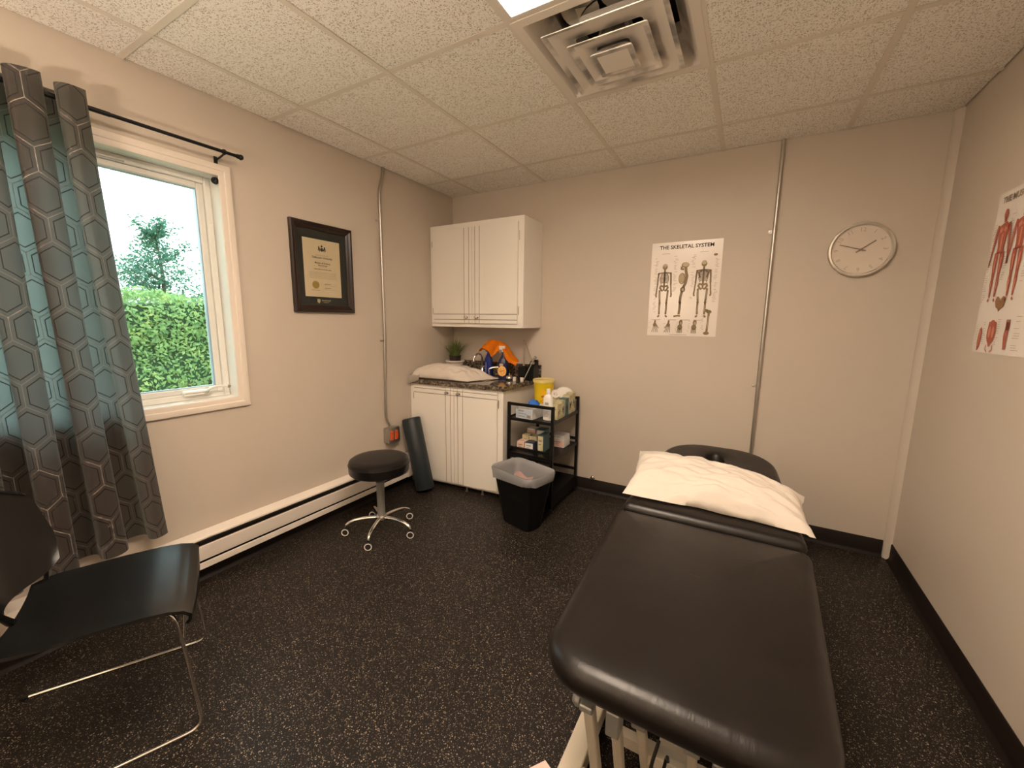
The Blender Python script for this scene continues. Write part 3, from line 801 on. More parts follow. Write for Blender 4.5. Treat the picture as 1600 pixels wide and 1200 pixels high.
conduit('straight steel conduit pipe on the back wall between skeleton poster and clock', [(2.428, -0.013, H + 0.01), (2.428, -0.013, 0.25)], 'y', [((2.428, -0.013, 1.889), -1), ((2.428, -0.013, 0.949), -1)])
bm = BM()

# outlet box with orange receptacles
ob = thing('outlet_box', 'metal surface outlet box with orange sockets under the conduit, above the stool', 'outlet', (0, -0.82, 0.40))
bm = BM(); loft(bm, [[(x, y, z) for y, z in rrect(-0.822, 0.462, hy, 0.060, 0.012, 4)] for x, hy in ((0.0, 0.056), (0.048, 0.056), (0.051, 0.053))]); finish('box', bm, M['steel'], ob)
bm = BM(); loft(bm, [[(x, y, z) for y, z in rrect(-0.822, 0.462, hy, hy + 0.002, 0.012, 4)] for x, hy in ((0.051, 0.058), (0.054, 0.058))]); cp = finish('cover_plate', bm, M['steel'], ob)
for dy in (-0.024, 0.024):
    bm = BM(); box(bm, 0.054, 0.059, -0.822 + dy - 0.017, -0.822 + dy + 0.017, 0.462 - 0.036, 0.462 + 0.036, 0.002)
    rc = finish('receptacle', bm, M['orange_plastic'], ob)
    bm = BM()
    for dz in (-0.019, 0.019):
        for k in (-0.006, 0.006): box(bm, 0.0588, 0.0597, -0.822 + dy + k - 0.001, -0.822 + dy + k + 0.001, 0.462 + dz - 0.003, 0.462 + dz + 0.006)
        cyl(bm, (0.0588, -0.822 + dy, 0.462 + dz - 0.009), (0.0597, -0.822 + dy, 0.462 + dz - 0.009), 0.0025, seg=8)
    finish('socket_slots', bm, M['dark'], rc)['kind'] = 'stuff'

# ================================================================== cabinets
CABN = {}
def door_bm(x0, x1, z0, z1, vx, hz, th=0.018, y=0.0):
    """door slab with routed lines: raised fields between grooves (front faces -Y)"""
    bm = BM(); box(bm, x0, x1, y - th + 0.004, y, z0, z1, 0.0)
    xs = [x0] + sorted(vx) + [x1]; zs = [z0] + sorted(hz) + [z1]; g = 0.0023
    for i in range(len(xs) - 1):
        for j in range(len(zs) - 1):
            a = xs[i] + (g if i else 0); b = xs[i + 1] - (g if i < len(xs) - 2 else 0)
            c = zs[j] + (g if j else 0); d = zs[j + 1] - (g if j < len(zs) - 2 else 0)
            box(bm, a, b, y - th, y - th + 0.004, c, d, 0.0006)
    for f in bm.faces:
        if f.normal.length == 0: f.normal_update()
    bm.normal_update()
    for f in bm.faces:
        if abs(f.calc_center_median().y - (y - th + 0.004)) < 1e-4: f.material_index = 1
    return bm

def knob(parent, x, y, z):
    bm = BM(); lathe(bm, [(0.011, 0.0), (0.011, 0.002), (0.005, 0.004), (0.005, 0.012), (0.010, 0.016), (0.0135, 0.021), (0.012, 0.026), (0.006, 0.029), (0, 0.0295)], (x, y, z), (0, -1, 0), 20)
    finish('knob', bm, M['chrome'], parent, world=False)

def hinge(parent, x, y, z):
    bm = BM(); cyl(bm, (x, y, z - 0.028), (x, y, z + 0.028), 0.004, seg=10); box(bm, x - 0.012, x, y + 0.001, y + 0.003, z - 0.022, z + 0.022, 0.001)
    lathe(bm, [(0.0, -0.034), (0.004, -0.032), (0.002, -0.028)], (x, y, z), (0, 0, 1), 8, False); lathe(bm, [(0.002, 0.028), (0.004, 0.032), (0, 0.035)], (x, y, z), (0, 0, 1), 8, False)
    finish('hinge', bm, M['chrome'], parent, world=False)

# upper cabinet
uc = thing('wall_cabinet', 'white two-door cabinet hung on the wall above the counter', 'cabinet', (0, 0, 1.286))
zb = 1.286
bm = BM(); box(bm, 0.002, 0.886, -0.305, -0.001, 0, 0.808, 0.0025); finish('carcass', bm, M['cab'], uc, world=False)
for a, b, vx, kx, hx in ((0.038, 0.4335, (0.358, 0.404), 0.384, 0.034), (0.4365, 0.842, (0.462, 0.504), 0.484, 0.850)):
    d = finish('door', door_bm(a, b, 1.318 - zb, 2.052 - zb, vx, (1.346 - zb, 1.389 - zb), y=-0.305), [M['cab'], M['groove']], uc, world=False, smooth=20)
    knob(d, kx, -0.323, 1.364 - zb)
    for z in (1.415, 1.955): hinge(d, hx, -0.312, z - zb)

# base cabinet: front stands slightly askew to the room
ang = math.atan2(0.070, 0.84)
bc = thing('base_cabinet', 'white two-door base cabinet standing in the corner under the granite counter', 'cabinet', (0.004, -0.578, 0.0))
def yf(x): return (x / 0.84) * 0.072
bm = BM()
poly = [(0.0, 0.0), (0.836, 0.072), (0.836, 0.574), (0.0, 0.574)]
prism(bm, poly, 2, 0.038, 0.834); finish('carcass', bm, M['cab'], bc, world=False, smooth=20)
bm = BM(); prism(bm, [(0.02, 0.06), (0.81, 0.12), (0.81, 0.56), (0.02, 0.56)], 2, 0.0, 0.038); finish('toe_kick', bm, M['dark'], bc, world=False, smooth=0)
for a, b, vx, kx, hx in ((0.044, 0.424, (0.348, 0.393), 0.368, 0.040), (0.427, 0.798, (0.458, 0.503), 0.472, 0.806)):
    bm = door_bm(a, b, 0.058, 0.822, vx, (0.768, 0.803), y=0)
    bm.transform(Matrix.Rotation(ang, 4, 'Z'))
    d = finish('door', bm, [M['cab'], M['groove']], bc, world=False, smooth=20)
    d.location.y = 0
    def rot(px, py): v = Matrix.Rotation(ang, 4, 'Z') @ Vector((px, py, 0)); return v.x, v.y
    kx_, ky_ = rot(kx, -0.018); knob(d, kx_, ky_, 0.785)
    for z in (0.14, 0.735): hx_, hy_ = rot(hx, -0.008); hinge(d, hx_, hy_, z)
for fx, fy in ((0.52, 0.052), (0.66, 0.064)):
    bm = BM(); lathe(bm, [(0.012, 0.0), (0.014, 0.006), (0.008, 0.010), (0.008, 0.038)], (fx, fy, 0), seg=14); finish('levelling_foot', bm, M['steel'], bc, world=False)

# countertop with sink cut
ct = thing('countertop', 'dark speckled granite-look counter on the white base cabinet', 'countertop', (0.002, -0.60, 0.834))
bm = BM()
def lerp_edge(bm, pts, z0, z1, bev): prism(bm, pts, 2, z0, z1)
prism(bm, [(0.002, -0.600), (0.858, -0.524), (0.872, -0.002), (0.002, -0.002)], 2, 0.8345, 0.870)
bmesh.ops.bevel(bm, geom=[e for e in bm.edges if all(abs(v.co.z - 0.870) < 1e-4 for v in e.verts)], offset=0.004, segments=2, affect='EDGES')
finish('worktop', bm, M['granite'], ct)
bm = BM(); box(bm, 0.002, 0.902, -0.022, -0.001, 0.870, 0.985, 0.003); finish('backsplash', bm, M['granite'], ct)
sk = thing('sink', 'small stainless basin let into the counter behind the pillow', 'sink', (0.44, -0.235, 0.866))
bm = BM()
loft(bm, [[(x, y, z) for x, y in rrect(0.44, -0.235, a, b, 0.04, 5)] for a, b, z in ((0.165, 0.125, 0.870), (0.165, 0.125, 0.8735), (0.150, 0.110, 0.8745), (0.140, 0.100, 0.8705))]); finish('basin', bm, M['steel'], sk)
fa = thing('faucet', 'chrome gooseneck faucet behind the white pillow on the counter', 'faucet', (0.36, -0.075, 0.870))
bm = BM(); lathe(bm, [(0.024, 0), (0.024, 0.008), (0.016, 0.02), (0.014, 0.06), (0.011, 0.065)], (0.365, -0.075, 0.870)); finish('body', bm, M['chrome'], fa)
bm = BM(); tube(bm, smooth_path([(0.365, -0.075, 0.93), (0.365, -0.075, 1.0), (0.362, -0.09, 1.045), (0.352, -0.125, 1.060), (0.340, -0.155, 1.035), (0.337, -0.165, 0.995)], 6), 0.0085, 12); sp_ = finish('spout', bm, M['chrome'], fa)
bm = BM(); lathe(bm, [(0.010, 0), (0.013, 0.006), (0.014, 0.030), (0.011, 0.034)], (0.337, -0.165, 0.965)); finish('aerator', bm, M['chrome'], sp_)
bm = BM(); tube(bm, fillet([(0.365, -0.075, 0.935), (0.40, -0.085, 0.955), (0.440, -0.10, 0.960)], 0.01), 0.0055, 10); finish('lever', bm, M['chrome'], fa)
# towel-bar shaped lever by the soap
bm = BM(); tube(bm, fillet([(0.525, -0.215, 0.8755), (0.525, -0.215, 0.950), (0.560, -0.20, 0.962), (0.625, -0.17, 0.966)], 0.015), 0.0065, 10)
bmesh.ops.recalc_face_normals(bm, faces=bm.faces)
tag(finish('soap_spout', bm, M['chrome']), 'bent white-silver spout rod between the two blue bottles on the counter', 'spout')

# ---------------------------------------------------------------- pillows
def pillow(name, label, corners, T, base_z, seed, nu=44, nv=32, left_e=2.6, wr=0.006, pinch=0.035):
    """corners: TL, TR, BR, BL world points; T thickness"""
    t_ = thing(name, label, 'pillow', ((Vector(corners[0]) + Vector(corners[2])) / 2)[:2] + (min(c[2] for c in corners),))
    TL, TR, BR, BL = [Vector(c) for c in corners]; cen = (TL + TR + BR + BL) / 4
    bm = BM()
    def pos(i, j, side):
        a = i / nu * 2 - 1; b = j / nv * 2 - 1
        s, q = (a + 1) / 2, (b + 1) / 2
        p = (BL.lerp(BR, s)).lerp(TL.lerp(TR, s), q)
        k = pinch * ((1 - a * a) * abs(b) ** 3 * 1.0 + (1 - b * b) * abs(a) ** 3)   # edges drawn in between corners
        p = p + (cen - p).normalized() * k * (0.9 + 0.5 * noise.noise(Vector((a * 3, b * 3, seed))))
        h = ((1 - abs(a) ** (2.6 if a > 0 else left_e)) * (1 - abs(b) ** 2.6)) ** 0.55
        nn = noise.noise(Vector((a * 2.4 + seed, b * 2.0, 0))) * 0.016 + noise.noise(Vector((a * 5 + seed, b * 9, 2))) * wr
        rad = noise.noise(Vector((math.atan2(b, a) * 4.5, seed * 2.0, 0))) * wr * 2.2 * min(1, (a * a + b * b))
        top = T * h + (nn + rad) * min(1, h * 2.0 + 0.12)
        if side > 0: p.z += max(top, 0.002)
        else: p.z += -0.004 * h
        if base_z is not None: p.z = max(p.z, base_z(p) + (0.001 if side < 0 else 0.004))
        return p
    top = [[bm.verts.new(pos(i, j, 1)) for j in range(nv + 1)] for i in range(nu + 1)]
    bot = [[bm.verts.new(pos(i, j, -1)) if 0 < i < nu and 0 < j < nv else top[i][j] for j in range(nv + 1)] for i in range(nu + 1)]
    for i in range(nu):
        for j in range(nv):
            bm.faces.new((top[i][j], top[i + 1][j], top[i + 1][j + 1], top[i][j + 1]))
            q = [bot[i][j], bot[i][j + 1], bot[i + 1][j + 1], bot[i + 1][j]]
            if len(set(q)) == 4:
                try: bm.faces.new(q)
                except ValueError: pass
    finish('pillowcase', bm, M['linen'], t_, smooth=80)
    return t_
pillow('pillow', 'white cotton pillow lying on the granite counter, one corner hanging over its left end',
       [(0.022, -0.36, 0.900), (0.640, -0.22, 0.876), (0.520, -0.500, 0.874), (0.018, -0.600, 0.888)], 0.098, lambda p: 0.871 if p.y > -0.603 + 0.09 * p.x else 0.6, 3.3, wr=0.008, pinch=0.02, left_e=7.0)

cpl = [o for o in C.objects if o.name == 'pillow'][0]
bm = BM(); g = [[bm.verts.new((0.014 + 0.105 * i / 6, -0.610 - 0.012 * sin(j / 5 * pi * 0.6) + 0.005 * sin(i * 1.9) + 0.02 * i / 6, 0.905 - (0.074 - 0.04 * i / 6) * (j / 5))) for j in range(6)] for i in range(7)]
for i in range(6):
    for j in range(5): bm.faces.new((g[i][j], g[i + 1][j], g[i + 1][j + 1], g[i][j + 1]))
bmesh.ops.solidify(bm, geom=bm.faces[:], thickness=0.004)
finish('open_hem', bm, M['linen'], cpl, smooth=70)

# ---------------------------------------------------------------- counter objects
# plant
pl = thing('potted_plant', 'small potted tuft of green artificial grass in the counter corner', 'plant', (0.135, -0.16, 0.871))
bm = BM(); lathe(bm, [(0.055, 0), (0.062, 0.01), (0.070, 0.10), (0.082, 0.112), (0.082, 0.122), (0.074, 0.122), (0.070, 0.110)], (0.135, -0.16, 0.871)); finish('outer_bowl', bm, M['white_ceramic'], pl)
bm = BM(); lathe(bm, [(0.044, 0.06), (0.052, 0.165), (0.048, 0.165), (0.046, 0.155), (0, 0.155)], (0.135, -0.16, 0.871)); finish('pot', bm, M['pot'], pl)
bm = BM(); rnd = random.Random(4)
for k in range(260):
    a = rnd.uniform(0, 2 * pi); lean = rnd.uniform(0.05, 1.0); L = rnd.uniform(0.11, 0.185)
    c0 = Vector((0.135 + cos(a) * 0.03 * lean, -0.16 + sin(a) * 0.03 * lean, 1.020))
    s = Vector((-sin(a), cos(a), 0)) * rnd.uniform(0.0018, 0.0030); pv = None
    for q in range(4):
        f = q / 3; out = lean * 0.165 * f * (0.5 + 0.6 * f)
        p = c0 + Vector((cos(a) * out, sin(a) * out, L * f * (1 - 0.28 * lean * f)))
        p.x = max(p.x, 0.006); p.y = min(p.y, -0.026)
        w = s * (1 - f * 0.85); cur = (bm.verts.new(p - w), bm.verts.new(p + w))
        if pv: bm.faces.new((pv[0], pv[1], cur[1], cur[0]))
        pv = cur
o = finish('grass_blades', bm, M['plant_leaf'], pl, smooth=0, recalc=False); o['kind'] = 'stuff'

def bottle(name, label, x, y, z, hx, hy, hh, m, neck=0.012, cap=None, capm=None, ry=0.0):
    t_ = thing(name, label, 'bottle', (x, y, z), ry)
    bm = BM(); rings = []
    for f, k in ((0, 0.92), (0.03, 1.0), (0.55, 1.0), (0.68, 0.90), (0.80, 0.60), (0.88, 0.38), (0.90, 0.34), (1.0, 0.34)):
        rings.append([(a, b, f * hh) for a, b in rrect(0, 0, hx * k, hy * (k if k < 0.95 else 1), min(hx, hy) * k * 0.85, 4)])
    loft(bm, rings); finish('body', bm, m, t_, world=False)
    return t_
b1 = bottle('spray_bottle', 'royal blue spray bottle nearer the faucet, half under the orange cloth', 0.470, -0.135, 0.8755, 0.036, 0.026, 0.215, M['blue_plastic'])
bm = BM(); box(bm, -0.012, 0.014, -0.014, 0.014, 0.215, 0.235, 0.003); box(bm, -0.03, 0.012, -0.010, 0.010, 0.232, 0.262, 0.004); box(bm, -0.030, -0.024, -0.005, 0.005, 0.205, 0.236, 0.002); finish('trigger_head', bm, M['navy_plastic'], b1, world=False)
bm = BM(); box(bm, -0.012, -0.009, -0.0275, -0.0255, 0.02, 0.12, 0.0005); finish('label_stripe', bm, M['label_white'], b1, world=False)
b2 = bottle('spray_bottle', 'navy spray bottle with an orange label standing left of the call bell', 0.652, -0.195, 0.8715, 0.040, 0.030, 0.220, M['navy_plastic'], ry=0.3)
bm = BM(); box(bm, -0.014, 0.014, -0.014, 0.014, 0.22, 0.240, 0.003); box(bm, -0.036, 0.014, -0.011, 0.011, 0.238, 0.268, 0.004); box(bm, -0.034, -0.028, -0.005, 0.005, 0.212, 0.240, 0.002); finish('trigger_head', bm, M['label_white'], b2, world=False)
bm = BM(); loft(bm, [[(a * 0.036 - 0.004, y_, 0.068 + b * 0.042) for a, b in [(cos(2 * pi * k / 20), sin(2 * pi * k / 20)) for k in range(20)]] for y_ in (-0.0298, -0.0325)]); lb = finish('label', bm, M['label_orange'], b2, world=False)
bm = BM(); loft(bm, [[(a * 0.017 - 0.012, y_, 0.118 + b * 0.012) for a, b in [(cos(2 * pi * k / 12), sin(2 * pi * k / 12)) for k in range(12)]] for y_ in (-0.029, -0.0312)]); finish('label_crest', bm, M['numeral'], b2, world=False)
bm = BM(); tube(bm, [(-0.024, -0.0335, 0.062), (-0.008, -0.0335, 0.068), (0.012, -0.0335, 0.074)], 0.0022, 6); finish('label_lettering', bm, M['red_ink'], lb, world=False)

# orange cloth draped over the two sprayers
cl_pts = [  # rows: (x, z top ridge) with fold
]
bm = BM(); nu, nv = 40, 22
P0, P1 = Vector((0.415, -0.16, 0)), Vector((0.775, -0.18, 0))
def cloth(i, j):
    s = i / nu; q = j / nv
    x = 0.452 + 0.305 * s
    ridge = 1.158 + 0.022 * sin(pi * min(1, s * 1.6)) - max(0, s - 0.62) * 0.34 - max(0, 0.12 - s) * 0.5
    # droop of front hem by position: two lobes with a notch between them
    lob = 0.105 * math.exp(-((s - 0.36) / 0.20) ** 2) + 0.055 * math.exp(-((s - 0.86) / 0.14) ** 2) + 0.018
    a = (q - 0.30) / 0.70
    if a < 0: y = -0.150 + 0.05 * (-a); z = ridge + 0.5 * a * 0.10
    else: y = -0.150 - 0.075 * math.sqrt(a) ; z = ridge - lob * a ** 1.3
    y += 0.012 * sin(s * 19 + q * 3) * (0.3 + q); z += 0.006 * sin(s * 23 + 1.0) * q + noise.noise(Vector((s * 7, q * 5, 1))) * 0.014
    y = min(y, -0.03)
    return (x + 0.05 * q * (s - 0.5), y, z)
g = [[bm.verts.new(cloth(i, j)) for j in range(nv + 1)] for i in range(nu + 1)]
for i in range(nu):
    for j in range(nv): bm.faces.new((g[i][j], g[i + 1][j], g[i + 1][j + 1], g[i][j + 1]))
bmesh.ops.solidify(bm, geom=bm.faces[:], thickness=0.003)
tag(finish('cloth', bm, M['orange_cloth'], smooth=70), 'bright orange cloth draped over the tops of the two blue bottles', 'cloth')

# call bell
bl = thing('call_bell', 'chrome call bell on a black base beside the navy bottle', 'bell', (0.712, -0.20, 0.8705))
bm = BM(); lathe(bm, [(0.034, 0), (0.036, 0.004), (0.034, 0.010), (0.02, 0.011), (0, 0.011)], (0.712, -0.20, 0.8705)); finish('base', bm, M['black_plastic'], bl)
bm = BM(); lathe(bm, [(0.030, 0.012), (0.031, 0.016), (0.027, 0.028), (0.018, 0.037), (0.007, 0.041), (0.004, 0.042)], (0.712, -0.20, 0.8705)); finish('dome', bm, M['chrome'], bl)
bm = BM(); lathe(bm, [(0.003, 0.041), (0.003, 0.048), (0.006, 0.050), (0.006, 0.053), (0, 0.054)], (0.712, -0.20, 0.8705), seg=12); finish('button', bm, M['chrome'], bl)

# acrylic angle ruler in black cup
pc = thing('desk_organizer', 'black compartment box near the back right of the counter, grey strips in it', 'organizer', (0.805, -0.10, 0.8705))
bm = BM()
for a, b_, h in ((0.765, 0.835, 0.105),):
    box(bm, a, b_, -0.155, -0.152, 0.8705, 0.8705 + h); box(bm, a, b_, -0.060, -0.057, 0.8705, 0.8705 + h)
    box(bm, a, a + 0.003, -0.152, -0.060, 0.8705, 0.8705 + h); box(bm, b_ - 0.003, b_, -0.152, -0.060, 0.8705, 0.8705 + h); box(bm, a, b_, -0.155, -0.057, 0.8705, 0.874)
finish('cup', bm, M['black_plastic'], pc)
bm = BM(); box(bm, 0.800, 0.803, -0.152, -0.060, 0.874, 0.965); finish('divider', bm, M['black_plastic'], pc)
rl = thing('goniometer', 'grey plastic joint-angle ruler, one arm upright and one slanting, behind the black box', 'ruler', (0.757, -0.10, 0.8705))
bm = BM(); box(bm, 0.745, 0.763, -0.040, -0.037, 0.8705, 1.185, 0.001); finish('upright_arm', bm, M['numeral'], rl)
bm = BM(); beam(bm, (0.764, -0.035, 1.165), (0.840, -0.035, 1.000), 0.003, 0.008, (0, 1, 0)); finish('slanting_arm', bm, M['numeral'], rl)

mb = thing('card_holder', 'black slanted holder box at the back right end of the counter', 'holder', (0.885, -0.10, 0.8705))
bm = BM(); prism(bm, [(-0.150, 0.8705), (-0.060, 0.8705), (-0.030, 0.990), (-0.085, 1.015), (-0.130, 0.985)], 0, 0.838, 0.862); 
bm.free(); bm = BM()
loft(bm, [[(0.862 - 0.022, -0.140, 0.8705), (0.862 + 0.032 - 0.022, -0.150, 0.8705), (0.862, -0.05, 0.8705), (0.840, -0.05, 0.8705)][::1],
          [(0.846, -0.128, 1.000), (0.868, -0.130, 0.995), (0.868, -0.070, 1.030), (0.846, -0.070, 1.030)]])
bm.free(); bm = BM()
box(bm, 0.838, 0.900, -0.150, -0.050, 0.8705, 0.968, 0.004)
prism(bm, [(-0.148, 0.966), (-0.052, 0.966), (-0.052, 1.030), (-0.075, 1.034)], 0, 0.845, 0.897)
finish('body', bm, M['black_plastic'], mb, smooth=20)
bm = BM(); beam(bm, (0.871, -0.1145, 1.000), (0.871, -0.0985, 1.016), 0.034, 0.0015, (0, -0.7, 0.7)); finish('label_strip', bm, M['numeral'], mb, smooth=0)
rh = thing('reflex_hammer', 'slim silver-handled reflex hammer leaning on the black holder', 'hammer', (0.850, -0.165, 0.8705))
bm = BM(); tube(bm, [(0.842, -0.200, 0.878), (0.862, -0.176, 0.940), (0.895, -0.142, 1.035)], [0.0030, 0.0038, 0.0030], 10); finish('handle', bm, M['grey_metal'], rh)
bm = BM(); lathe(bm, [(0.008, -0.026), (0.012, -0.020), (0.009, 0), (0.012, 0.020), (0.008, 0.026)], (0.899, -0.138, 1.046), (0.55, 0.3, 0.75), 16); finish('rubber_head', bm, M['grey_metal'], rh)
bm = BM(); cyl(bm, (0.840, -0.203, 0.872), (0.843, -0.198, 0.884), 0.0095, 0.007, 14); finish('end_cap', bm, M['black_plastic'], rh)
for (x, y, lab) in ((0.770, -0.222, 'tiny white round pill cup on the counter, nearer the call bell'), (0.834, -0.215, 'tiny white round pill cup on the counter, nearer the black holder')):
    t_ = thing('medicine_cup', lab, 'cup', (x, y, 0.8705), group='tiny white cups on the counter')
    bm = BM(); lathe(bm, [(0.0125, 0), (0.0150, 0.029), (0.0160, 0.030), (0.0140, 0.030), (0.012, 0.004), (0, 0.004)], (x, y, 0.8705), seg=20); finish('shell', bm, M['white'], t_)

# ================================================================== wall art
def plane_map(o, U, V):
    o, U, V = Vector(o), Vector(U), Vector(V); n = U.cross(V).normalized()
    return lambda u, v, d=0.0: o + U * u + V * v + n * d

def stroke(bm, mp_, pts, w, d=0.0012, taper=None):
    """flat printed brush stroke through pts in poster coordinates (metres)"""
    P = [Vector((a, b)) for a, b in pts]; prev = None
    for i, p in enumerate(P):
        t0 = (P[min(i + 1, len(P) - 1)] - P[max(i - 1, 0)]).normalized(); nn = Vector((-t0.y, t0.x))
        ww = (w if not isinstance(w, (list, tuple)) else w[i]) / 2
        c = (bm.verts.new(mp_(*(p + nn * ww), d)), bm.verts.new(mp_(*(p - nn * ww), d)))
        if prev: bm.faces.new((prev[0], prev[1], c[1], c[0]))
        prev = c
def blob(bm, mp_, x, y, rx, ry, d=0.0012, n=14, rot=0.0):
    bm.faces.new([bm.verts.new(mp_(x + rx * cos(a) * cos(rot) - ry * sin(a) * sin(rot), y + rx * cos(a) * sin(rot) + ry * sin(a) * cos(rot), d)) for a in [2 * pi * k / n for k in range(n)]])
def polyp(bm, mp_, pts, d=0.0012): bm.faces.new([bm.verts.new(mp_(a, b, d)) for a, b in pts])

def poster_sheet(t_, mp_, w, h, curl=0.012):
    bm = BM(); curl *= 0.3; nx, ny = 10, 14
    def cz(i, j):
        u, v = i / nx, j / ny
        return 0.0015 + curl * max(0, u + v - 1.75) ** 1.5 * 3 + curl * 0.3 * max(0, (1 - u) + (1 - v) - 1.8) + 0.0006 * sin(u * 9 + v * 4)
    f = [[bm.verts.new(mp_(w * i / nx, h * j / ny, cz(i, j))) for j in range(ny + 1)] for i in range(nx + 1)]
    bk = [[bm.verts.new(mp_(w * i / nx, h * j / ny, cz(i, j) - 0.0009)) for j in range(ny + 1)] for i in range(nx + 1)]
    for i in range(nx):
        for j in range(ny):
            bm.faces.new((f[i][j], f[i + 1][j], f[i + 1][j + 1], f[i][j + 1])); bm.faces.new((bk[i][j], bk[i][j + 1], bk[i + 1][j + 1], bk[i + 1][j]))
    for i in range(nx):
        bm.faces.new((f[i][0], bk[i][0], bk[i + 1][0], f[i + 1][0])); bm.faces.new((f[i][ny], f[i + 1][ny], bk[i + 1][ny], bk[i][ny]))
    for j in range(ny):
        bm.faces.new((f[0][j], f[0][j + 1], bk[0][j + 1], bk[0][j])); bm.faces.new((f[nx][j], bk[nx][j], bk[nx][j + 1], f[nx][j + 1]))
    return finish('sheet', bm, M['poster'], t_, smooth=60)

def mp_matrix(mp_, u, v, d):
    o = mp_(u, v, d); X = (mp_(u + 1, v, d) - o).normalized(); Y = (mp_(u, v + 1, d) - o).normalized(); Z = X.cross(Y)
    return Matrix(((X.x, Y.x, Z.x, o.x), (X.y, Y.y, Z.y, o.y), (X.z, Y.z, Z.z, o.z), (0, 0, 0, 1)))

D = 0.0034     # print layer height above the sheet's mean plane

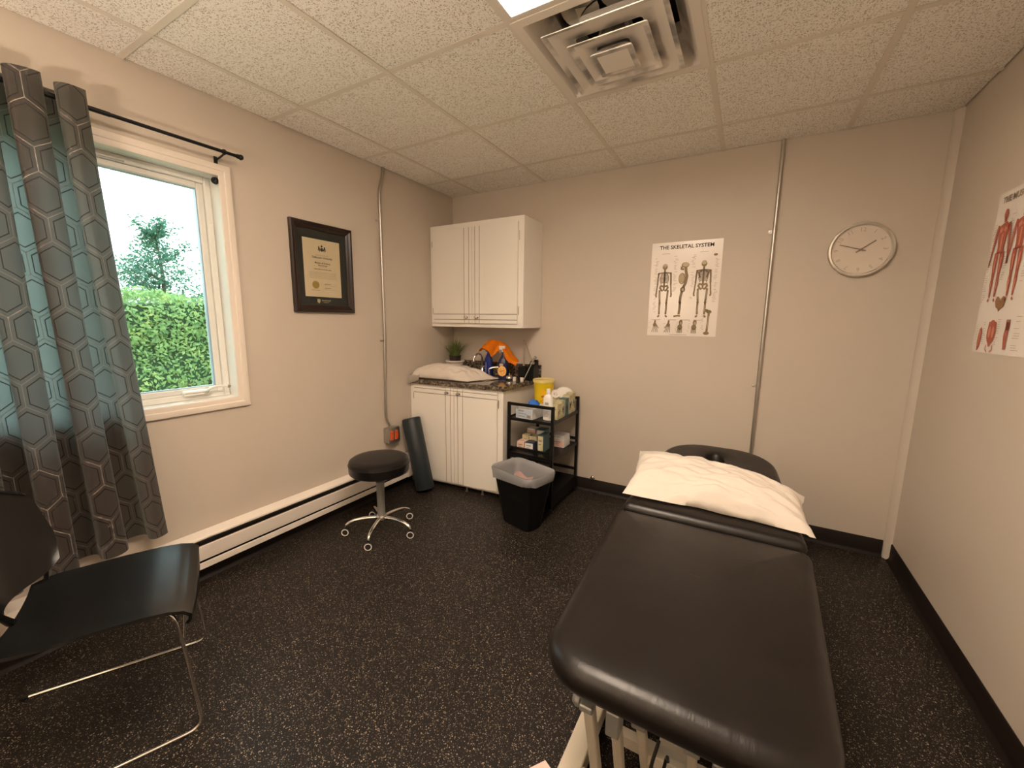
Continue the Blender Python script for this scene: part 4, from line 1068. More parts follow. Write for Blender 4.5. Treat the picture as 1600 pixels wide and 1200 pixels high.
# ---- skeletal poster (w .437 x h .62)
pw, ph = 0.436, 0.622
mp_ = plane_map((1.724, 0, 1.252), (1, 0, 0.0), (0.0, 0, 1))
mp_ = (lambda f: (lambda u, v, d=0.0: f(u, v, 0) + Vector((0.012 * v / 0.62 * 0, -d, 0.008 * u * 0))))(mp_)
sk_ = thing('skeleton_poster', 'glossy anatomy chart of three skeletons titled THE SKELETAL SYSTEM', 'poster', (1.942, 0, 1.252))
poster_sheet(sk_, mp_, pw, ph)
bm = text_mesh('THE SKELETAL SYSTEM', 0.033, mp_matrix(mp_, pw / 2, 0.588, D), 0.0002, bold=True)
finish('title', bm, M['ink'], sk_, smooth=0)
def skeleton(bmD, bmL, x, y, h, side=False, back=False):
    """standing skeleton, feet at y, height h"""
    S = lambda pts, w: stroke(bmD, mp_, [(x + a * h, y + b * h) for a, b in pts], w * h * 1.4, D)
    L = lambda pts, w: stroke(bmL, mp_, [(x + a * h, y + b * h) for a, b in pts], w * h, D + 0.0002)
    if side:
        blob(bmD, mp_, x + 0.03 * h, y + 0.955 * h, 0.068 * h, 0.050 * h, D); blob(bmL, mp_, x + 0.035 * h, y + 0.962 * h, 0.055 * h, 0.038 * h, D + 0.0002)
        S([(-0.03, 0.93), (-0.035, 0.885), (0.01, 0.88)], 0.03)
        S([(0.04, 0.91), (0.045, 0.85), (0.07, 0.75), (0.05, 0.62), (0.02, 0.55), (0.03, 0.50)], [0.03 * h, 0.04 * h, 0.045 * h, 0.045 * h, 0.04 * h, 0.04 * h] and 0.036)
        blob(bmD, mp_, x - 0.015 * h, y + 0.71 * h, 0.062 * h, 0.105 * h, D); blob(bmL, mp_, x - 0.020 * h, y + 0.71 * h, 0.050 * h, 0.092 * h, D + 0.0002)
        for k in range(6): S2 = stroke(bmD, mp_, [(x - 0.06 * h, y + (0.64 + 0.025 * k) * h), (x + 0.04 * h, y + (0.665 + 0.027 * k) * h)], 0.006 * h, D + 0.0004)
        blob(bmD, mp_, x + 0.01 * h, y + 0.505 * h, 0.045 * h, 0.05 * h, D); blob(bmL, mp_, x + 0.012 * h, y + 0.505 * h, 0.022 * h, 0.028 * h, D + 0.0002)
        S([(0.0, 0.48), (-0.02, 0.37), (-0.025, 0.27)], 0.032); S([(-0.02, 0.27), (-0.02, 0.15), (-0.03, 0.04)], 0.03)
        blob(bmD, mp_, x - 0.022 * h, y + 0.265 * h, 0.026 * h, 0.026 * h, D)
        S([(0.0, 0.012), (-0.05, 0.018), (-0.12, 0.004)], 0.022)
        return
    blob(bmD, mp_, x, y + 0.945 * h, 0.047 * h, 0.055 * h, D)
    blob(bmL, mp_, x, y + 0.962 * h, 0.040 * h, 0.034 * h, D + 0.0002)
    if not back:
        for s in (-1, 1): blob(bmD, mp_, x + s * 0.017 * h, y + 0.945 * h, 0.011 * h, 0.010 * h, D + 0.0004, 8)
    S([(0, 0.90), (0, 0.60), (0, 0.50)], 0.022)
    S([(-0.105, 0.825), (0, 0.838), (0.105, 0.825)], 0.016)
    for s in (-1, 1):
        for k in range(8):
            S([(0, 0.815 - k * 0.024), (s * (0.045 + 0.018 * sin(k / 7 * pi)), 0.822 - k * 0.024), (s * (0.060 + 0.022 * sin(k / 7 * pi)), 0.800 - k * 0.026)], 0.010)
        if back: S([(s * 0.03, 0.81), (s * 0.085, 0.80), (s * 0.055, 0.70)], 0.022)
        S([(s * 0.110, 0.82), (s * 0.118, 0.72), (s * 0.122, 0.625)], 0.021)
        blob(bmD, mp_, x + s * 0.108 * h, y + 0.82 * h, 0.020 * h, 0.018 * h, D)
        blob(bmD, mp_, x + s * 0.122 * h, y + 0.615 * h, 0.016 * h, 0.016 * h, D)
        S([(s * 0.122, 0.61), (s * 0.130, 0.52), (s * 0.135, 0.455)], 0.017)
        S([(s * 0.135, 0.455), (s * 0.140, 0.42), (s * 0.132, 0.375)], 0.020)
        S([(s * 0.010, 0.575), (s * 0.060, 0.592), (s * 0.072, 0.555), (s * 0.045, 0.510), (s * 0.015, 0.495)], 0.026)
        L([(s * 0.03, 0.568), (s * 0.055, 0.565)], 0.012)
        S([(s * 0.075, 0.510), (s * 0.072, 0.40), (s * 0.062, 0.275)], 0.024)
        L([(s * 0.073, 0.47), (s * 0.068, 0.33)], 0.009)
        blob(bmD, mp_, x + s * 0.062 * h, y + 0.262 * h, 0.022 * h, 0.024 * h, D)
        S([(s * 0.062, 0.25), (s * 0.064, 0.14), (s * 0.060, 0.045)], 0.024)
        L([(s * 0.063, 0.22), (s * 0.062, 0.10)], 0.009)
        S([(s * 0.055, 0.03), (s * 0.075, 0.008), (s * 0.09, 0.002)], 0.022)
for ar, kw in (((0.093, 0.128, 0.355), {}), ((0.210, 0.130, 0.355), {'side': True}), ((0.335, 0.128, 0.365), {'back': True})):
    bd, bl_ = BM(), BM(); skeleton(bd, bl_, *ar, **kw)
    fg = finish('skeleton_figure', bd, M['bone'], sk_, smooth=0, recalc=False); hl = finish('bone_highlights', bl_, M['bone_light'], fg, smooth=0, recalc=False); hl['kind'] = 'stuff'
bd, bl_ = BM(), BM()
def hand_print(bmD, x, y, s, flip=1, lean=0.0):
    stroke(bmD, mp_, [(x, y + 0.045 * s), (x - 0.003, y + 0.02 * s)], 0.012 * s, D)
    blob(bmD, mp_, x - 0.002, y + 0.012 * s, 0.013 * s, 0.013 * s, D)
    for k in range(4):
        a = -0.30 + 0.19 * k + lean
        stroke(bmD, mp_, [(x + (k - 1.5) * 0.006 * s, y + 0.004 * s), (x + (k - 1.5) * 0.008 * s + sin(a) * 0.01, y - 0.020 * s), (x + (k - 1.5) * 0.0095 * s + sin(a) * 0.02, y - 0.042 * s)], 0.0042 * s, D)
    stroke(bmD, mp_, [(x + flip * 0.010 * s, y + 0.012 * s), (x + flip * 0.026 * s, y - 0.012 * s)], 0.0055 * s, D)
for hx_, fl_, le_ in ((0.050, 1, 0.0), (0.140, -1, -0.5)):
    bh = BM(); hand_print(bh, hx_, 0.062, 0.95, fl_, le_); finish('hand_figure', bh, M['bone'], sk_, smooth=0, recalc=False)
for fx in (0.217, 0.305):
    blob(bd, mp_, fx, 0.090, 0.012, 0.020, D); blob(bd, mp_, fx - 0.004, 0.060, 0.016, 0.018, D)
    for k in range(5): stroke(bd, mp_, [(fx - 0.016 + k * 0.006, 0.052), (fx - 0.020 + k * 0.0075, 0.020)], 0.004, D)
    blob(bl_, mp_, fx + 0.002, 0.086, 0.006, 0.010, D + 0.0002)
    fg = finish('foot_figure', bd, M['bone'], sk_, smooth=0, recalc=False); finish('bone_highlights', bl_, M['bone_light'], fg, smooth=0, recalc=False); bd, bl_ = BM(), BM()
stroke(bd, mp_, [(0.385, 0.150), (0.383, 0.09), (0.380, 0.030)], [0.013, 0.011, 0.014], D); blob(bd, mp_, 0.385, 0.162, 0.016, 0.012, D); blob(bd, mp_, 0.370, 0.170, 0.012, 0.010, D); blob(bd, mp_, 0.378, 0.022, 0.018, 0.011, D)
stroke(bl_, mp_, [(0.386, 0.135), (0.383, 0.05)], 0.004, D + 0.0003)
fg = finish('thigh_bone_figure', bd, M['bone'], sk_, smooth=0, recalc=False); finish('bone_highlights', bl_, M['bone_light'], fg, smooth=0, recalc=False)
bd = BM(); blob(bd, mp_, 0.398, 0.525, 0.012, 0.008, D); finish('vertebra_figure', bd, M['bone'], sk_, smooth=0, recalc=False)
bm = BM(); rnd = random.Random(9)
for cx, y0, y1, wd_ in ((0.030, 0.16, 0.52, 0.020), (0.150, 0.30, 0.53, 0.022), (0.262, 0.24, 0.53, 0.022), (0.400, 0.22, 0.50, 0.022), (0.012, 0.05, 0.09, 0.010), (0.105, 0.03, 0.09, 0.012), (0.185, 0.03, 0.09, 0.010), (0.262, 0.03, 0.1, 0.012), (0.345, 0.04, 0.15, 0.014)):
    y = y1
    while y > y0:
        if rnd.random() < 0.75:
            w = wd_ * rnd.uniform(0.5, 1); x = cx + rnd.uniform(-0.006, 0.006)
            stroke(bm, mp_, [(x, y), (x + w, y)], 0.0016, D)
        y -= 0.0085
for x in (0.055, 0.16, 0.245, 0.325): stroke(bm, mp_, [(x - 0.028, 0.108), (x + 0.028, 0.108)], 0.0022, D)
for x in (0.093, 0.330): stroke(bm, mp_, [(x - 0.025, 0.548), (x + 0.025, 0.548)], 0.0022, D)
stroke(bm, mp_, [(0.15, 0.008), (0.26, 0.008)], 0.0020, D)
finish('captions', bm, M['ink_grey'], sk_, smooth=0, recalc=False)['kind'] = 'stuff'

# ---- muscular poster on the right wall
mw, mh = 0.437, 0.620
mp_ = plane_map((W, -0.548, 1.238), (0, -1, 0), (0, 0, 1))
mu = thing('muscle_poster', 'glossy anatomy chart of red muscle figures titled THE MUSCULAR SYSTEM, on the right wall', 'poster', (W, -0.76, 1.238))
_f = mp_
mp_ = lambda u, v, d=0.0: Vector((W - d, -0.548 - u, 1.238 + v))
poster_sheet(mu, mp_, mw, mh, 0.008)
bm = text_mesh('THE MUSCULAR SYSTEM', 0.033, mp_matrix(mp_, mw / 2, 0.587, D), 0.0002, bold=True); finish('title', bm, M['ink_grey'], mu, smooth=0)
bd, bl_ = BM(), BM()
def muscle_man(x, y, h):
    S = lambda pts, w, b=bd, d=D: stroke(b, mp_, [(x + a * h, y + q * h) for a, q in pts], [k * h for k in w] if isinstance(w, list) else w * h, d)
    blob(bd, mp_, x, y + 0.945 * h, 0.040 * h, 0.055 * h, D); S([(0, 0.90), (0, 0.86)], 0.045)
    S([(-0.01, 0.85), (0, 0.80), (0, 0.70), (0, 0.60), (0, 0.53)], [0.12, 0.215, 0.17, 0.125, 0.14])
    for s in (-1, 1):
        S([(s * 0.105, 0.84), (s * 0.135, 0.74), (s * 0.150, 0.64), (s * 0.165, 0.55), (s * 0.180, 0.47)], [0.05, 0.052, 0.042, 0.036, 0.022])
        S([(s * 0.180, 0.47), (s * 0.195, 0.40)], [0.03, 0.022])
        S([(s * 0.055, 0.54), (s * 0.062, 0.42), (s * 0.055, 0.28), (s * 0.060, 0.20), (s * 0.052, 0.05)], [0.085, 0.080, 0.048, 0.058, 0.026])
        S([(s * 0.050, 0.03), (s * 0.075, 0.005)], 0.028)
        S([(s * 0.050, 0.80), (s * 0.030, 0.76)], 0.060, bl_, D + 0.0003); S([(s * 0.060, 0.48), (s * 0.058, 0.32)], 0.020, bl_, D + 0.0003); S([(s * 0.062, 0.22), (s * 0.056, 0.10)], 0.014, bl_, D + 0.0003)
        S([(s * 0.135, 0.74), (s * 0.165, 0.55)], 0.010, bl_, D + 0.0003)
    S([(0, 0.74), (0, 0.56)], 0.030, bl_, D + 0.0003)
for mx_ in (0.083, 0.212, 0.345):
    bd, bl_ = BM(), BM(); muscle_man(mx_, 0.200, 0.350)
    fg = finish('muscle_figure', bd, M['muscle'], mu, smooth=0, recalc=False); finish('muscle_highlights', bl_, M['muscle_light'], fg, smooth=0, recalc=False)['kind'] = 'stuff'
bd, bl_ = BM(), BM()
blob(bd, mp_, 0.050, 0.055, 0.014, 0.046, D, rot=-0.05); stroke(bl_, mp_, [(0.050, 0.085), (0.047, 0.025)], 0.006, D + 0.0003); stroke(bd, mp_, [(0.046, 0.016), (0.044, 0.008)], 0.008, D)
fg = finish('arm_muscle_figure', bd, M['muscle'], mu, smooth=0, recalc=False); finish('muscle_highlights', bl_, M['muscle_light'], fg, smooth=0, recalc=False); bd, bl_ = BM(), BM()
blob(bd, mp_, 0.135, 0.082, 0.032, 0.048, D); polyp(bd, mp_, [(0.108, 0.122), (0.162, 0.122), (0.166, 0.082), (0.104, 0.082)], D + 0.0001)
polyp(bd, mp_, [(0.106, 0.072), (0.164, 0.072), (0.140, 0.026), (0.130, 0.026)], D + 0.0001)
for k in (-1, 1):
    blob(bl_, mp_, 0.135 + k * 0.012, 0.082, 0.009, 0.022, D + 0.0003)
    stroke(bl_, mp_, [(0.135 + k * 0.022, 0.032), (0.135 + k * 0.026, 0.014), (0.135 + k * 0.012, 0.006)], 0.007, D)
fg = finish('torso_figure', bd, M['muscle'], mu, smooth=0, recalc=False); finish('muscle_highlights', bl_, M['muscle_light'], fg, smooth=0, recalc=False)['kind'] = 'stuff'; bd = BM()
stroke(bd, mp_, [(0.245, 0.12), (0.240, 0.07), (0.245, 0.02)], [0.022, 0.026, 0.016], D)
for k in range(4): stroke(bd, mp_, [(0.236 + k * 0.006, 0.09), (0.232 + k * 0.008, 0.13)], 0.004, D)
finish('hand_figure', bd, M['muscle'], mu, smooth=0, recalc=False)
bm = BM()
for k in (-1, 1): blob(bm, mp_, 0.157 + k * 0.017, 0.195, 0.016, 0.024, D, rot=-k * 0.35)
polyp(bm, mp_, [(0.138, 0.188), (0.176, 0.188), (0.157, 0.158)], D + 0.0001); finish('pelvis_figure', bm, M['muscle_brown'], mu, smooth=0, recalc=False)
bm = BM(); rnd = random.Random(12)
for cx, y0, y1, wd_ in ((0.010, 0.20, 0.50, 0.024), (0.125, 0.28, 0.52, 0.030), (0.265, 0.25, 0.52, 0.030), (0.400, 0.22, 0.52, 0.025), (0.018, 0.03, 0.12, 0.012), (0.070, 0.03, 0.12, 0.020), (0.172, 0.02, 0.13, 0.022), (0.29, 0.02, 0.14, 0.05)):
    y = y1
    while y > y0:
        if rnd.random() < 0.8:
            w = wd_ * rnd.uniform(0.5, 1); x = cx + rnd.uniform(-0.004, 0.004); stroke(bm, mp_, [(x, y), (x + w, y)], 0.0015, D)
        y -= 0.0085
finish('captions', bm, M['ink_grey'], mu, smooth=0, recalc=False)['kind'] = 'stuff'

# ---- framed certificate on the window wall
ce = thing('framed_certificate', 'framed parchment university diploma in a dark mahogany frame', 'picture', (0, -1.314, 1.380))
cy0, cy1, cz0, cz1 = -1.524, -1.104, 1.382, 1.915
bm = BM(); fp = [(0.0, 0.0), (0.0, 0.022), (0.006, 0.027), (0.016, 0.028), (0.024, 0.022), (0.030, 0.020), (0.042, 0.012), (0.045, 0.006), (0.045, 0.0)]
rings = []
for (sy, sz) in ((cy0, cz0), (cy1, cz0), (cy1, cz1), (cy0, cz1)):
    dy = 1 if sy == cy0 else -1; dz = 1 if sz == cz0 else -1
    rings.append([bm.verts.new((h, sy + dy * w, sz + dz * w)) for w, h in fp])
for i in range(4):
    a, b = rings[i], rings[(i + 1) % 4]
    for k in range(len(fp)): bm.faces.new((a[k], a[(k + 1) % len(fp)], b[(k + 1) % len(fp)], b[k]))
finish('frame', bm, M['frame_wood'], ce, smooth=25)
py0, py1, pz0, pz1 = -1.446, -1.192, 1.476, 1.822
bm = BM(); box(bm, 0.001, 0.006, cy0 + 0.04, cy1 - 0.04, cz0 + 0.04, cz1 - 0.04); finish('mat_board', bm, M['mat_board'], ce, smooth=0)
bm = BM(); box(bm, 0.006, 0.0065, py0, py1, pz0, pz1); finish('parchment', bm, M['parchment'], ce, smooth=0)
cyc = (py0 + py1) / 2
mp_ = lambda u, v, d=0.0: Vector((0.0066 + d, cyc + u, pz0 + v))
bm = BM()
for s in (-1, 1):
    stroke(bm, mp_, [(s * 0.010, 0.282), (s * 0.017, 0.292), (s * 0.022, 0.305)], 0.008, 0.0003); stroke(bm, mp_, [(s * 0.020, 0.298), (s * 0.026, 0.280)], 0.005, 0.0003); stroke(bm, mp_, [(s * 0.016, 0.29), (s * 0.015, 0.274)], 0.004, 0.0003)
polyp(bm, mp_, [(-0.008, 0.298), (0.008, 0.298), (0.008, 0.282), (0, 0.274), (-0.008, 0.282)], 0.0003); blob(bm, mp_, 0, 0.308, 0.006, 0.007, 0.0003)
finish('crest', bm, M['ink'], ce, smooth=0, recalc=False)
bm = text_mesh('Dalhousie University', 0.0165, mp_matrix(mp_, 0, 0.238, 0.0002), 0.0001, bold=True)
merge(bm, text_mesh('Master of Science', 0.0150, mp_matrix(mp_, 0, 0.206, 0.0002), 0.0001, bold=True))
merge(bm, text_mesh('Physiotherapy', 0.0115, mp_matrix(mp_, 0, 0.192, 0.0002), 0.0001, bold=True))
finish('lettering', bm, M['ink'], ce, smooth=0)['kind'] = 'stuff'
bm = BM(); rnd = random.Random(2)
def words(y, x0, x1, wmin, wmax, hh):
    x = x0
    while x < x1:
        w = rnd.uniform(wmin, wmax); stroke(bm, mp_, [(x, y), (min(x + w, x1), y)], hh, 0.0003); x += w + 0.003
words(0.168, -0.060, 0.060, 0.010, 0.022, 0.006)
for y in (0.254, 0.250): words(y, -0.045, 0.045, 0.004, 0.010, 0.0015)
for y in (0.222, 0.182): words(y, -0.025, 0.025, 0.004, 0.010, 0.0014)
for k in range(5): words(0.148 - k * 0.0085, -0.095, 0.095, 0.004, 0.012, 0.0020)
for y in (0.080, 0.056): words(y, 0.008, 0.052, 0.006, 0.012, 0.005); words(y - 0.010, 0.005, 0.090, 0.003, 0.01, 0.0012)
finish('small_print', bm, M['ink_grey'], ce, smooth=0, recalc=False)['kind'] = 'stuff'
bm = BM(); loft(bm, [[tuple(mp_(-0.055 + 0.023 * (1 + 0.04 * (k % 2)) * cos(2 * pi * k / 36), 0.072 + 0.023 * (1 + 0.04 * (k % 2)) * sin(2 * pi * k / 36), d)) for k in range(36)] for d in (0.0, 0.0010)]); finish('gold_seal', bm, M['gold'], ce)
bm = BM(); x = -0.08
for k in range(6): stroke(bm, mp_, [(-0.085 + k * 0.010, 0.040), (-0.078 + k * 0.010, 0.040)], 0.0030, 0.0003)
finish('red_note', bm, M['red_ink'], ce, smooth=0, recalc=False)
mp2_ = lambda u, v, d=0.0: Vector((0.0061 + d, cyc + u, 1.450 + v))
bm = text_mesh('DALHOUSIE', 0.0120, mp_matrix(mp2_, 0.012, 0.004, 0.0004), 0.0001, bold=True)
merge(bm, text_mesh('UNIVERSITY', 0.0080, mp_matrix(mp2_, 0.012, -0.008, 0.0004), 0.0001))
polyp(bm, mp2_, [(-0.050, 0.012), (-0.030, 0.012), (-0.030, -0.004), (-0.040, -0.016), (-0.050, -0.004)], 0.0004)
finish('mat_lettering', bm, M['gold_ink'], ce, smooth=0, recalc=False)
bm = BM(); box(bm, 0.0095, 0.0105, cy0 + 0.043, cy1 - 0.043, cz0 + 0.043, cz1 - 0.043); finish('glazing', bm, clear('picture_glass', (0.97, 0.97, 0.97), 0.03), ce, smooth=0)

# ---- wall clock
kx, kz, kr = 2.842, 1.752, 0.146
ck_ = thing('wall_clock', 'round silver-rimmed cream wall clock showing about ten to two', 'clock', (kx, 0, kz))
bm = BM(); lathe(bm, [(kr - 0.004, 0.0), (kr, 0.006), (kr, 0.024), (kr - 0.004, 0.031), (kr - 0.012, 0.032), (kr - 0.016, 0.026), (kr - 0.017, 0.014)], (kx, 0, kz), (0, -1, 0), 64, False); finish('rim', bm, M['clock_rim'], ck_)
bm = BM(); lathe(bm, [(0, 0.001), (kr - 0.005, 0.001), (kr - 0.016, 0.0145), (0, 0.0145)], (kx, 0, kz), (0, -1, 0), 64, False); finish('dial', bm, M['clock_face'], ck_)
def kmp(u, v, d=0.0): return Vector((kx + u, -0.0146 - d, kz + v))
bm = BM()
for n in range(1, 13):
    a = pi / 2 - n * pi / 6
    mtx = mp_matrix(kmp, 0.106 * cos(a), 0.106 * sin(a), 0.0003) @ Matrix.Rotation(a - pi / 2, 4, 'Z')
    merge(bm, text_mesh(str(n), 0.030, mtx, 0.0001))
for n in range(60):
    a = n * pi / 30; stroke(bm, kmp, [(0.1235 * cos(a), 0.1235 * sin(a)), (0.1275 * cos(a), 0.1275 * sin(a))], 0.0008, 0.0004)
finish('numerals', bm, M['numeral'], ck_, smooth=0, recalc=False)
for ang_, L, w, dz, nm in ((288, 0.100, 0.0050, 0.006, 'minute_hand'), (54, 0.076, 0.0065, 0.003, 'hour_hand')):
    a = pi / 2 - R(ang_); bm = BM()
    beam(bm, kmp(-0.024 * cos(a), -0.024 * sin(a), dz), kmp(L * cos(a), L * sin(a), dz), w, 0.0012, (0, -1, 0)); finish(nm, bm, M['clock_hand'], ck_, smooth=0)
bm = BM(); lathe(bm, [(0.005, 0), (0.005, 0.009), (0, 0.010)], kmp(0, 0, 0), (0, -1, 0), 14); finish('spindle', bm, M['clock_hand'], ck_)

# small clip on back wall near the floor
wc = thing('pipe_stub', 'tiny capped metal pipe stub on the back wall just above the baseboard', 'pipe', (1.385, 0, 0.10))
bm = BM(); lathe(bm, [(0.014, 0), (0.014, 0.003), (0.008, 0.004), (0.008, 0.022), (0.011, 0.023), (0.011, 0.030), (0, 0.031)], (1.372, 0, 0.117), (0, -1, 0), 16); finish('stub', bm, M['chrome'], wc)
bm = BM(); tube(bm, [(1.372, -0.026, 0.117), (1.385, -0.026, 0.128), (1.398, -0.024, 0.118)], 0.004, 8); finish('hook', bm, M['chrome'], wc)

# ================================================================== trolley
TX0, TX1, TY0, TY1, TZ = 0.905, 1.248, -0.528, -0.060, 0.768
tr_ = thing('trolley', 'black metal three-shelf utility trolley between base cabinet and back wall', 'trolley', ((TX0 + TX1) / 2, (TY0 + TY1) / 2, 0))
for px in (TX0, TX1):
    for py in (TY0, TY1):
        bm = BM(); a = 0.010; box(bm, px - a, px + a, py - a, py + a, 0.035, TZ, 0.0015); pst = finish('post', bm, M['black_metal'], tr_)
        bm = BM(); cyl(bm, (px, py - 0.007, 0.0175), (px, py + 0.007, 0.0175), 0.0175, seg=18); cyl(bm, (px, py, 0.02), (px, py, 0.04), 0.006, seg=10); finish('caster', bm, M['tyre'], pst)
for py in (TY0, TY1):
    for z in (TZ - 0.011, 0.434, 0.185 if py == TY1 else 0.372):
        bm = BM(); box(bm, TX0 + 0.010, TX1 - 0.010, py - 0.008, py + 0.008, z - 0.010, z + 0.010, 0.0015); finish('rail', bm, M['black_metal'], tr_)
for z in (0.655, 0.400, 0.125):
    bm = BM()
    box(bm, TX0 + 0.006, TX1 - 0.006, TY0 - 0.004, TY1 + 0.004, z - 0.004, z, 0.001)
    lip = 0.018 if z > 0.2 else 0.085
    box(bm, TX0 - 0.006, TX0 + 0.0, TY0 + 0.010, TY1 - 0.010, z - lip, z + 0.008, 0.001); box(bm, TX1 - 0.0, TX1 + 0.006, TY0 + 0.010, TY1 - 0.010, z - lip, z + 0.008, 0.001)
    box(bm, TX0 + 0.01, TX1 - 0.01, TY0 - 0.006, TY0, z - lip, z + 0.002, 0.001); box(bm, TX0 + 0.01, TX1 - 0.01, TY1, TY1 + 0.006, z - lip, z + 0.002, 0.001)
    finish('shelf', bm, M['black_metal'], tr_)

# things on the trolley ------------------------------------------------
Z1 = 0.6555; Z2 = 0.4005
def carton(name, label, x, y, z, hx, hy, h, rz, mfront, mside, grp=None, detail=None, cat='box'):
    t_ = thing(name, label, cat, (x, y, z), rz, grp)
    bm = BM(); box(bm, -hx, hx, -hy, hy, 0, h, 0.0008); finish('carton', bm, mside, t_, world=False, smooth=0)
    bm = BM(); box(bm, -hx * 0.94, hx * 0.94, -hy - 0.0006, -hy + 0.0002, h * 0.06, h * 0.94); fp_ = finish('front_print', bm, mfront, t_, world=False, smooth=0)
    bm = BM()
    for (a, b_, c_, d_) in (detail or ((-0.6, 0.5, 0.62, 0.72), (-0.6, 0.2, 0.42, 0.48))): box(bm, hx * a, hx * b_, -hy - 0.0011, -hy - 0.0005, h * c_, h * d_)
    finish('print_marks', bm, M['ink_grey'], fp_, world=False, smooth=0)
    bm = BM(); box(bm, -hx * 0.9, hx * 0.9, -hy * 0.03, hy * 0.03, h - 0.0002, h + 0.0006); finish('top_seam', bm, M['ink_grey'], t_, world=False, smooth=0)
    return t_
gb = carton('glove_box', 'pale blue and white glove dispenser box at the front left of the top shelf', 1.030, -0.400, Z1, 0.070, 0.115, 0.072, R(-6), M['box_blue'], M['box_white'], detail=((-0.7, 0.0, 0.7, 0.82), (-0.7, 0.3, 0.45, 0.52), (0.35, 0.8, 0.12, 0.40), (-0.7, 0.1, 0.2, 0.26)))
gl_ = thing('glove', 'crumpled blue nitrile glove sticking out of the glove box', 'glove', (1.03, -0.39, Z1 + 0.073))
bm = BM(); rnd = random.Random(6)
bmesh.ops.create_icosphere(bm, subdivisions=3, radius=1.0)
for v in bm.verts:
    k = 1 + 0.28 * noise.noise(v.co * 2.6); v.co = Vector((1.036 + v.co.x * 0.042 * k, -0.40 + v.co.y * 0.036 * k, Z1 + 0.0745 + max(0, v.co.z * 0.030 * k + 0.014)))
finish('palm', bm, M['glove'], gl_, smooth=50)
for k, (a, L) in enumerate(((-0.9, 0.026), (-0.2, 0.034), (0.5, 0.032), (1.2, 0.028), (2.2, 0.024))):
    bm = BM(); p = Vector((1.036, -0.402, Z1 + 0.098)); q = p + Vector((cos(a) * L, -abs(sin(a)) * 0.008, 0.012 + 0.006 * (k % 2)))
    tube(bm, smooth_path([p, (p + q) / 2 + Vector((0, 0, 0.006)), q], 3), [0.008, 0.008, 0.0075, 0.007, 0.006, 0.005, 0.003], 8); finish('finger', bm, M['glove'], gl_)

sb = thing('sharps_bucket', 'tall yellow sharps container with a pale lid at the back left of the trolley', 'bucket', (1.005, -0.185, Z1))
cx, cy = 1.012, -0.185
bm = BM(); lathe(bm, [(0.066, 0), (0.068, 0.004), (0.078, 0.225), (0.080, 0.230), (0.080, 0.236)], (cx, cy, Z1), seg=40); finish('body', bm, M['yellow'], sb)
bm = BM(); lathe(bm, [(0.083, 0.222), (0.085, 0.226), (0.085, 0.240), (0.080, 0.244), (0.074, 0.238), (0, 0.238)], (cx, cy, Z1), seg=40, cap=False); finish('lid', bm, M['yellow_lid'], sb)
bm = BM()
for k in range(9):
    a0 = -1.35 + k * 0.055; z = Z1 + 0.085 + 0.09 * ((k * 37) % 10) / 10
    cyl(bm, (cx + 0.0745 * cos(a0), cy + 0.0745 * sin(a0), z), (cx + 0.0775 * cos(a0), cy + 0.0775 * sin(a0), z), 0.004 + 0.003 * (k % 3), seg=6)
finish('warning_print', bm, M['red_ink'], sb)
bm = BM(); ns = 12
rows = [[bm.verts.new((cx + (0.0725 + 0.010 * z / 0.225 * 0.9) * cos(-1.45 + 0.75 * i / ns), cy + (0.0725 + 0.010 * z / 0.225 * 0.9) * sin(-1.45 + 0.75 * i / ns), Z1 + z)) for i in range(ns + 1)] for z in (0.03, 0.17)]
for i in range(ns): bm.faces.new((rows[0][i], rows[0][i + 1], rows[1][i + 1], rows[1][i]))
finish('warning_panel', bm, mat('deep_yellow_label', (0.85, 0.50, 0.0), 0.45), sb, recalc=False)

lot = thing('lotion_bottle', 'white flip-cap lotion bottle at the front of the top trolley shelf', 'bottle', (1.19, -0.475, Z1))
bm = BM(); cx2, cy2 = 1.176, -0.452
loft(bm, [[(x, y, Z1 + z) for x, y in rrect(cx2, cy2, a, b, min(a, b) * 0.95, 5)] for z, a, b in ((0, 0.032, 0.022), (0.004, 0.035, 0.025), (0.150, 0.035, 0.025), (0.172, 0.027, 0.022), (0.182, 0.014, 0.014), (0.185, 0.0135, 0.0135))]); finish('body', bm, M['lotion'], lot)
bm = BM(); lathe(bm, [(0.015, 0.185), (0.0155, 0.188), (0.014, 0.218), (0.012, 0.221), (0, 0.221)], (cx2, cy2, Z1), seg=20, cap=False); finish('cap', bm, M['lotion'], lot)
bm = BM(); loft(bm, [[(x, y, Z1 + z) for x, y in rrect(cx2, cy2, 0.0354, 0.0254, 0.024, 5)] for z in (0.02, 0.075)], False, False); finish('label', bm, M['box_white'], lot, recalc=False)
bm = BM()
for k in range(5): box(bm, cx2 - 0.02, cx2 + 0.012 + 0.004 * (k % 3), cy2 - 0.0262, cy2 - 0.0255, Z1 + 0.028 + k * 0.009, Z1 + 0.031 + k * 0.009)
box(bm, cx2 - 0.014, cx2 + 0.014, cy2 - 0.0262, cy2 - 0.0252, Z1 + 0.110, Z1 + 0.128)
finish('label_text', bm, M['numeral'], lot, smooth=0)['kind'] = 'stuff'

